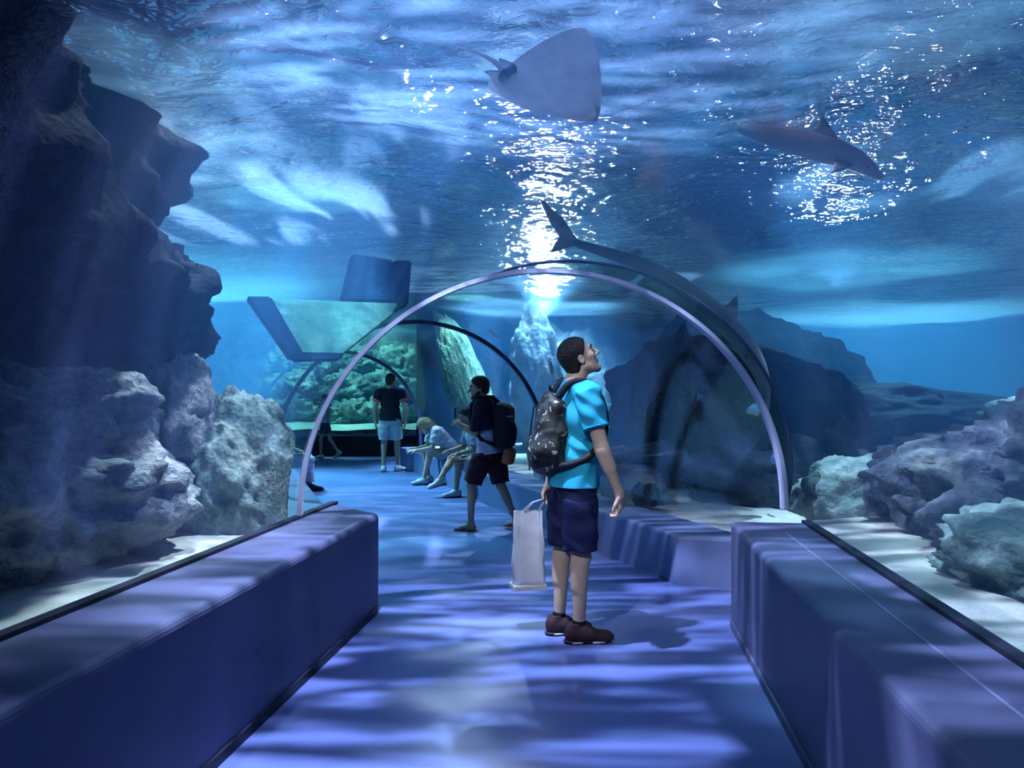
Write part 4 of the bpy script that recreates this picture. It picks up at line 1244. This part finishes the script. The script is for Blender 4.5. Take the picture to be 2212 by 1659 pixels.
# ---- far right: blue hazy rock faces and the green column
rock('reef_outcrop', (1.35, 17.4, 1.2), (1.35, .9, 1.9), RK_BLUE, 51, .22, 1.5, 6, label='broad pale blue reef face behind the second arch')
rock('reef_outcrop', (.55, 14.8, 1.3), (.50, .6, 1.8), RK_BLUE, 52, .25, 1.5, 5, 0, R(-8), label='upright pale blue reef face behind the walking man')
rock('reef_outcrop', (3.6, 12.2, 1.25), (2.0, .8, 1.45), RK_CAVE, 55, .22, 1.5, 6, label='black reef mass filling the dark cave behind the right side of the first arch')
rock('reef_spire', (-.75, 14.05, 1.35), (.38, .40, 1.55), RK_GREEN, 53, .16, 1.5, 6, 0, R(-20), label='leaning green lit rock column behind the seated woman')
# ---- tank beyond the end window
rr = random.Random(4)
wherez = ['lower left of the end window', 'left middle of the end window', 'upper left of the end window', 'bottom middle of the end window', 'centre of the end window', 'top middle of the end window',
          'lower right of the end window', 'right middle of the end window', 'upper right of the end window']
for i in range(9):
    cxx = -5.9 + 1.35 * (i // 3) + rr.uniform(-.2, .2); zz = .85 + .72 * (i % 3)
    rock('coral_rock', (cxx, 20.6 + .45 * (i % 3), zz), (.75, .5, .48), RK_GREEN, 60 + i, .36, 1.9, 5, rr.uniform(0, 3), label='green crusted reef rock at the ' + wherez[i], group='reef rocks beyond the end window', ridged=.9, clear=False)
rock('reef_outcrop', (-4.6, 23.2, 2.0), (4.2, 1.2, 1.9), RK_GREEN, 71, .2, 2.4, 6, label='tall green reef wall closing the tank beyond the end window', clear=False)
# ---- left of the far tunnel: water-mirrored slab with a dark frame
def reflection():  # solid pieces standing in for a mirror image in the water surface
    Yq = 7.0
    MT = rock_mat('reflected_turquoise', (.12, .36, .36, 1), (.22, .54, .50, 1), (.40, .68, .56, 1), 1.2, .2)
    t = empty('surface_reflection', P(700, 720, Yq), 0, 'turquoise slab with dark beams hanging in the water left of the arch', 'reflection')
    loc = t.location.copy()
    def poly(name, px, d0, d1, mat, bev=.015):
        bm = bmesh.new()
        a = [bm.verts.new(P(x, y, Yq + d0) - loc) for x, y in px]
        off = Vector((-.342 * (d1 - d0), .94 * (d1 - d0), 0))
        b = [bm.verts.new(v.co + off) for v in a]
        bm.faces.new(a); bm.faces.new(b[::-1]); n = len(a)
        for k in range(n): bm.faces.new((a[k], b[k], b[(k + 1) % n], a[(k + 1) % n]))
        bmesh.ops.recalc_face_normals(bm, faces=bm.faces)
        bmesh.ops.bevel(bm, geom=list(bm.edges), offset=bev, segments=2, affect='EDGES')
        return bm_obj(name, bm, mat, t)
    o = poly('reflected_face', [(585, 645), (862, 655), (850, 680), (742, 766), (642, 764)], 0, .5, MT)
    DB = rock_mat('reflected_dark', (.008, .03, .08, 1), (.012, .045, .12, 1), (.03, .07, .16, 1), 1.5, .2)
    poly('reflected_beam', [(532, 640), (585, 640), (660, 770), (628, 778)], -.05, .25, DB)
    poly('reflected_panel', [(762, 548), (850, 562), (862, 650), (738, 648)], .35, .55, DB)
    poly('post', [(852, 562), (890, 562), (882, 660), (850, 675)], .25, .5, DB)  # dark part of the mirror image, built as a solid
    poly('reflected_beam', [(628, 764), (745, 762), (735, 778), (634, 780)], -.05, .25, DB)
reflection()
# ================================================================ fish
def fish_skin(name, back, belly, rough=.5):
    m, nt, out = new_mat(name)
    tc = nt.node('ShaderNodeTexCoord')
    sp = nt.node('ShaderNodeSeparateXYZ', ins={0: tc.outputs['Generated']})
    nz = nt.node('ShaderNodeTexNoise', ins={'Vector': tc.outputs['Object'], 'Scale': 20.0, 'Detail': 4.0})
    f = nt.math('ADD', sp.outputs[2], nt.math('MULTIPLY', nt.math('SUBTRACT', nz.outputs[0], .5), .2))
    b = nt.node('ShaderNodeBsdfPrincipled', ins={'Roughness': rough})
    nt.link(nt.ramp(f, [(.40, belly), (.58, back)]), b.inputs['Base Color']); nt.link(b.outputs[0], out.inputs[0])
    return m
SHK = fish_skin('shark_skin', (.16, .18, .24, 1), (.45, .48, .55, 1))
SHK2 = fish_skin('nurse_shark_skin', (.30, .24, .24, 1), (.45, .40, .42, 1))
def thin_flesh(name, c, tr=.72):
    m, nt, out = new_mat(name)
    tc = nt.node('ShaderNodeTexCoord')
    nz = nt.node('ShaderNodeTexNoise', ins={'Vector': tc.outputs['Object'], 'Scale': 9.0, 'Detail': 5.0})
    col = nt.ramp(nz.outputs[0], [(.35, tuple(x * .75 for x in c[:3]) + (1,)), (.65, c)])
    d = nt.node('ShaderNodeBsdfDiffuse', ins={'Color': col}); t = nt.node('ShaderNodeBsdfTranslucent', ins={'Color': col})
    mx = nt.node('ShaderNodeMixShader', ins={0: tr, 1: d.outputs[0], 2: t.outputs[0]})
    nt.link(mx.outputs[0], out.inputs[0]); return m
RAYM = thin_flesh('ray_flesh', (.80, .86, .95, 1))

def fin(name, pts, th, mat, parent):
    """Fin plate lying along a polyline outline (local 3-D points), thick in the middle and thin at the rim."""
    pts = [Vector(p) for p in pts]
    c = sum(pts, Vector()) / len(pts)
    nrm = Vector()
    for i in range(len(pts)): nrm += (pts[i] - c).cross(pts[(i + 1) % len(pts)] - c)
    nrm.normalize()
    fine = []
    n = len(pts)
    for i in range(n):
        p0, p1, p2, p3 = pts[(i - 1) % n], pts[i], pts[(i + 1) % n], pts[(i + 2) % n]
        for t in (0, .25, .5, .75):
            q = .5 * ((2 * p1) + (p2 - p0) * t + (2 * p0 - 5 * p1 + 4 * p2 - p3) * t * t + (3 * p1 - p0 - 3 * p2 + p3) * t ** 3)
            fine.append(p1.lerp(p2, t).lerp(q, .6))
    m = len(fine)
    v = list(fine) + [c.lerp(p, .6) + nrm * th for p in fine] + [c.lerp(p, .6) - nrm * th for p in fine] + [c + nrm * th * 1.2, c - nrm * th * 1.2]
    f = []
    for k in range(m):
        k2 = (k + 1) % m
        f += [(k, k2, m + k2, m + k), (k2, k, 2 * m + k, 2 * m + k2), (m + k, m + k2, 3 * m), (2 * m + k2, 2 * m + k, 3 * m + 1)]
    return mesh_obj(name, v, f, mat, parent)

def shark(spine, radii, mat, label, up=(0, 0, 1), tail=.34, squash=1.05):
    """spine from snout to tail root (world points)."""
    sp = [Vector(p) for p in spine]
    loc = sp[len(sp) // 2]
    t = empty('shark', loc, 0, label, 'shark')
    # smooth spine
    pts, rad = [], []
    for i in range(len(sp) - 1):
        p0, p1, p2, p3 = sp[max(i - 1, 0)], sp[i], sp[i + 1], sp[min(i + 2, len(sp) - 1)]
        for k in range(6):
            q = k / 6
            pts.append(.5 * ((2 * p1) + (p2 - p0) * q + (2 * p0 - 5 * p1 + 4 * p2 - p3) * q * q + (3 * p1 - p0 - 3 * p2 + p3) * q ** 3) - loc)
            rad.append(radii[i] * (1 - q) + radii[i + 1] * q)
    pts.append(sp[-1] - loc); rad.append(radii[-1])
    tube('body', pts, rad, mat, t, n=16)
    n = len(pts); U = Vector(up)
    def fr(i):
        a = (pts[min(i + 1, n - 1)] - pts[max(i - 1, 0)]).normalized(); s = a.cross(U).normalized(); return a, s, s.cross(a)
    a, s, u = fr(n - 1); e = pts[-1]; L = tail
    fin('tail_fin', [e - a * .06 + u * .015, e + a * L * .35 + u * L * .42, e + a * L * 1.0 + u * L * .70, e + a * L * .62 + u * L * .26, e + a * L * .30 + u * .0, e + a * L * .38 - u * L * .38, e + a * L * .05 - u * L * .16, e - a * .06 - u * .015], .006, mat, t)
    i = int(n * .42); a, s, u = fr(i); b = pts[i] + u * rad[i] * .8
    fin('dorsal_fin', [b - a * .10, b - a * .0 + u * L * .30, b + a * .06 + u * L * .42, b + a * .06 + u * L * .12, b + a * .09], .007, mat, t)
    i = int(n * .70); a, s, u = fr(i); b = pts[i] + u * rad[i] * .8
    fin('second_dorsal_fin', [b - a * .04, b + u * L * .14, b + a * .04 + u * L * .18, b + a * .05], .005, mat, t)
    i = int(n * .30); a, s, u = fr(i)
    for q in (-1, 1):
        b = pts[i] + s * rad[i] * .8 * q - u * rad[i] * .4
        fin('pectoral_fin', [b - a * .07, b + s * q * L * .45 + a * .05 - u * .05, b + s * q * L * .70 + a * .16 - u * .09, b + s * q * L * .30 + a * .10 - u * .03, b + a * .06], .007, mat, t)
    a, s, u = fr(2)
    for q in (-1, 1):
        bm = bmesh.new(); bmesh.ops.create_uvsphere(bm, u_segments=8, v_segments=6, radius=.008)
        o = bm_obj('eye', bm, EYE_D, t, True); o.location = pts[4] + s * q * rad[4] * .95 + u * .01
    return t
YS = 6.3
shark([P(1655, 905, 6.6), P(1650, 830, 6.6), P(1622, 765, 6.5), P(1560, 690, 6.4), P(1470, 618, YS), P(1375, 568, YS), P(1290, 540, YS), P(1235, 522, YS)],
      [.015, .055, .085, .09, .075, .055, .040, .026], SHK, 'grey shark curving over the first arch with its tail at the bright glitter', up=(.25, -.3, 1), tail=.36)
shark([P(1905, 385, 4.75), P(1850, 348, 4.75), P(1780, 322, 4.7), P(1700, 300, 4.7), P(1630, 284, 4.7), P(1590, 272, 4.7)],
      [.02, .065, .085, .075, .05, .028], SHK2, 'brownish nurse shark under the water surface at upper right', up=(0, -.5, 1), tail=.26)

def stingray():
    c = P(1190, 205, 3.55)
    t = empty('stingray', c, 0, 'pale stingray gliding above the tunnel roof at top centre', 'ray')
    W, Lh = .42, .27
    nu, nv = 41, 21
    v = []; 
    ang = R(-14); ca, sa = math.cos(ang), math.sin(ang)
    top, bot = [], []
    for j in range(nv):
        tt = j / (nv - 1) * 2 - 1            # along the body
        for i in range(nu):
            ss = i / (nu - 1) * 2 - 1        # across the wings
            w = W * (1 - abs(tt) ** 1.6) ** .8 * (1 - .25 * tt)
            x = ss * w; y = tt * Lh - .10 * abs(ss) ** 1.5 * (1 - abs(tt))
            th = .055 * max(0, 1 - ss * ss) ** 1.2 * max(0, 1 - tt * tt) ** .7
            zc = .10 * (abs(ss) ** 2) * (w / W) + .015 * math.sin(5 * ss)
            top.append((x, y, zc + th)); bot.append((x, y, zc - th * .6))
    rotm = Matrix.Rotation(R(-62), 3, 'Z') @ Matrix.Rotation(R(-14), 3, 'X')
    v = [rotm @ Vector(p) for p in top + bot]
    f = [q for q in grid_faces(nu, nv)] + [tuple(k + nu * nv for k in q[::-1]) for q in grid_faces(nu, nv)]
    mesh_obj('disc', v, f, RAYM, t)
    tube('tail', [rotm @ Vector(p) for p in ((0, -.22, .0), (.02, -.32, .01), (.04, -.42, .0), (.03, -.52, -.02))], [.018, .011, .006, .002], RAYM, t, 8)
    for q in (-1, 1):
        fin('pelvic_fin', [rotm @ Vector(p) for p in ((.02 * q, -.20, 0), (.09 * q, -.24, 0), (.08 * q, -.32, 0), (.02 * q, -.28, 0))], .006, RAYM, t)
        bm = bmesh.new(); bmesh.ops.create_uvsphere(bm, u_segments=8, v_segments=6, radius=.012)
        o = bm_obj('eye', bm, EYE_D, t, True); o.location = rotm @ Vector((.055 * q, .13, .045))
stingray()

def small_fish(loc, L, rz, mat, label, tilt=0.0, deep=1.0, group=None):
    t = empty('fish', loc, rz, label, 'fish', group); t.rotation_euler[1] = tilt
    s = [Ell((0, 0, 0), (L * .36, L * .075, L * .19 * deep), .02 * L), Cone((-L * .2, 0, 0), (-L * .42, 0, 0), L * .085, L * .03, .05 * L, sq=((0, 0, 1), 1.3))]
    sculpt('body', s, L / 34, mat, t, pad=.02)
    fin('tail_fin', [(-L * .38, 0, .0), (-L * .50, 0, L * .10), (-L * .66, 0, L * .20), (-L * .56, 0, 0), (-L * .66, 0, -L * .20), (-L * .50, 0, -L * .10)], .008 * L, mat, t)
    fin('dorsal_fin', [(L * .14, 0, L * .17 * deep), (-.0 * L, 0, L * .28 * deep), (-L * .18, 0, L * .25 * deep), (-L * .26, 0, L * .10 * deep)], .008 * L, mat, t)
    fin('anal_fin', [(L * .0, 0, -L * .17 * deep), (-.1 * L, 0, -L * .27 * deep), (-L * .22, 0, -L * .22 * deep), (-L * .26, 0, -L * .09 * deep)], .008 * L, mat, t)
    for q in (-1, 1):
        fin('pectoral_fin', [(L * .10, q * L * .07, 0), (L * .02, q * L * .14, -.03 * L), (-L * .05, q * L * .14, -.07 * L), (L * .04, q * L * .07, -.06 * L)], .006 * L, mat, t)
        bm = bmesh.new(); bmesh.ops.create_uvsphere(bm, u_segments=8, v_segments=6, radius=L * .028)
        o = bm_obj('eye', bm, EYE_D, t, True); o.location = (L * .24, q * L * .055, L * .05)
    return t
FW = fish_skin('fish_pale_blue', (.30, .55, .85, 1), (.80, .88, .95, 1))
FB = fish_skin('fish_blue', (.12, .35, .80, 1), (.35, .60, .95, 1))
FS = fish_skin('fish_silver', (.55, .70, .75, 1), (.80, .88, .90, 1))
small_fish(P(1628, 886, 6.9), .19, R(176), FW, 'pale blue fish half hidden behind the right side of the first arch', .1, 1.1)
small_fish(P(1672, 992, 6.8), .17, R(100), FB, 'bright blue fish low behind the right foot of the first arch', .3, 1.3)
small_fish(P(1192, 800, 9.6), .20, R(60), FS, 'upright silver fish beside the head of the man in cyan', R(78), .6)
small_fish(P(1212, 824, 9.8), .24, R(170), FW, 'pale fish just behind the head of the man in cyan', -.1, .9)
small_fish(P(1070, 722, 12.0), .22, R(30), FS, 'silvery fish at the second arch above the walking man', R(40), .6)
# ================================================================ lamps above the water and added fill spots
spot('lamp_key', (-1.0, 3.9, 5.6), (1.0, 3.8, 0.0), 4400, (0.64, 0.68, 1.0), 66, 0.55, 0.05, gobo_ripples(4, 21, 0.45, 0.60, 0.06, dist=1.3))
spot('lamp_bend', (-0.6, 13.0, 5.4), (-1.1, 9.0, 0.0), 2800, (0.60, 0.74, 1.0), 62, 0.5, 0.06, gobo_ripples(6, 26, 0.44, 0.60, 0.05, dist=1.6))
spot('lamp_right_tank', (5.6, 5.8, 6.5), (4.8, 5.6, 0.5), 2600, (0.35, 0.70, 1.0), 46, 0.6, 0.3, gobo_ripples(7, 9, 0.42, 0.60, 0.15))
spot('lamp_left_rocks', (-2.0, 6.0, 5.6), (-2.6, 4.6, 1.2), 3000, (0.74, 0.90, 1.0), 36, 0.5, 0.1, gobo_ripples(9, 12, 0.40, 0.60, 0.15))
spot('reflection_fill', (-2.4, 5.2, 6.2), (-1.8, 7.0, 2.1), 3500, (0.45, 0.95, 0.95), 22, 0.5, 0.1, gobo_ripples(12, 18, 0.40, 0.60, 0.3))  # added spot that brightens the mirrored turquoise shape
spot('lamp_left_tank', (-6.0, 13.0, 6.5), (-5.0, 11.0, 0.5), 9000, (0.30, 0.85, 1.0), 80, 0.6, 0.3)
spot('lamp_far_right', (0.6, 14.6, 7.0), (0.4, 15.3, 0.5), 18000, (0.36, 0.70, 1.0), 52, 0.6, 0.3, gobo_ripples(9, 9, 0.40, 0.60, 0.2))
spot('lamp_end_tank', (-4.8, 19.6, 5.5), (-4.6, 20.8, 0.5), 2300, (0.32, 0.92, 0.92), 95, 0.5, 0.2, gobo_ripples(8, 8, 0.40, 0.60, 0.25))
# lamps above the surface, split into shafts by noise in their strength
spot('lamp_shafts_left', (-0.9, 6.9, 7.0), (-3.3, 7.0, 0.0), 12000, (.72, .78, 1.0), 46, .5, .03, gobo_ripples(10, 1.2, .49, .62, .02, dist=.5))
spot('lamp_shafts_near', (0.9, 4.4, 6.4), (-1.6, 5.0, 2.2), 3600, (.74, .78, 1.0), 30, .6, .03, gobo_ripples(15, 2.0, .46, .60, .05, dist=.5))
spot('lamp_shafts_right', (2.3, 5.6, 7.0), (3.6, 6.2, 0.0), 4500, (.50, .74, 1.0), 34, .6, .03, gobo_ripples(9, 1.6, .46, .60, .03, dist=.5))
spot('lamp_shafts_cave', (2.3, 11.0, 7.2), (1.9, 10.8, 0.0), 4500, (.50, .68, 1.0), 20, .5, .03, gobo_ripples(22, 2.5, .46, .60, .02, dist=.5))
# added unseen spots under water shining up at the underside of the waves: they make the glitter
def up_aim(loc, azim_target, elev):
    loc = Vector(loc); d = Vector((azim_target[0] - loc.x, azim_target[1] - loc.y, 0)).normalized()
    return loc + d * math.cos(R(elev)) + Vector((0, 0, math.sin(R(elev))))
spot('glitter_fill_far', (.56, 13.0, 2.80), up_aim((.56, 13.0, 2.80), (.2, 3.0), 22), 3500, (.90, .95, 1.0), 44, 0.15, 0.10)
spot('glitter_fill_right', (3.3, 7.8, 2.50), up_aim((3.3, 7.8, 2.50), (1.6, 3.5), 32), 140, (.95, .95, 1.0), 56, 0.15, 0.06)
spot('sand_fill_left', (-1.72, 4.6, 5.8), (-1.98, 3.2, .6), 1700, (0.72, 0.90, 1.0), 24, 0.6, 0.1, gobo_ripples(9, 12, 0.40, 0.60, 0.3))  # fill added to make the left sand strip pale
spot('sand_fill_right', (1.2, 3.2, 5.8), (2.4, 3.4, .6), 1500, (0.55, 0.85, 1.0), 34, 0.6, 0.1, gobo_ripples(9, 12, 0.40, 0.60, 0.2))  # matching fill, added for the sand on the right
spot('lamp_walkway', (-1.3, 0.2, 4.1), (0.45, 4.6, 1.1), 2200, (1.0, 0.95, 0.96), 22, 0.7, 0.06, gobo_ripples(10, 14, 0.36, 0.60, 0.35))
spot('water_fill_back', (8.5, 17.0, 7.0), (8.0, 16.0, 0.5), 13000, (0.30, 0.70, 1.0), 80, 0.6, 0.3)  # added to light up the water haze at back right
spot('floor_glint_fill', (0.0, 4.4, 6.0), (-0.12, 3.25, 0.0), 3000, (0.85, 1.0, 1.0), 6, 0.9, 0.03, gobo_ripples(60, 50, 0.40, 0.60, 0.2))  # added narrow spot that draws a caustic glint on the floor
spot('floor_glint_fill', (-0.3, 5.4, 6.0), (-0.16, 4.55, 0.0), 2200, (0.80, 0.95, 1.0), 6, 0.9, 0.03, gobo_ripples(60, 60, 0.42, 0.60, 0.1))  # second added glint, farther along the floor
spot('water_fill_mid', (4.6, 10.5, 6.8), (4.4, 10.3, 0.5), 6500, (0.28, 0.78, 1.0), 56, 0.6, 0.3, gobo_ripples(8, 8, 0.40, 0.60, 0.25))  # water fill added to lift the dark area at mid right
spot('column_fill', (-0.6, 12.9, 6.2), (-0.85, 14.0, 1.3), 5000, (0.45, 1.0, 0.85), 18, 0.6, 0.1, gobo_ripples(16, 10, 0.40, 0.60, 0.3))  # extra spot added only to brighten the green column
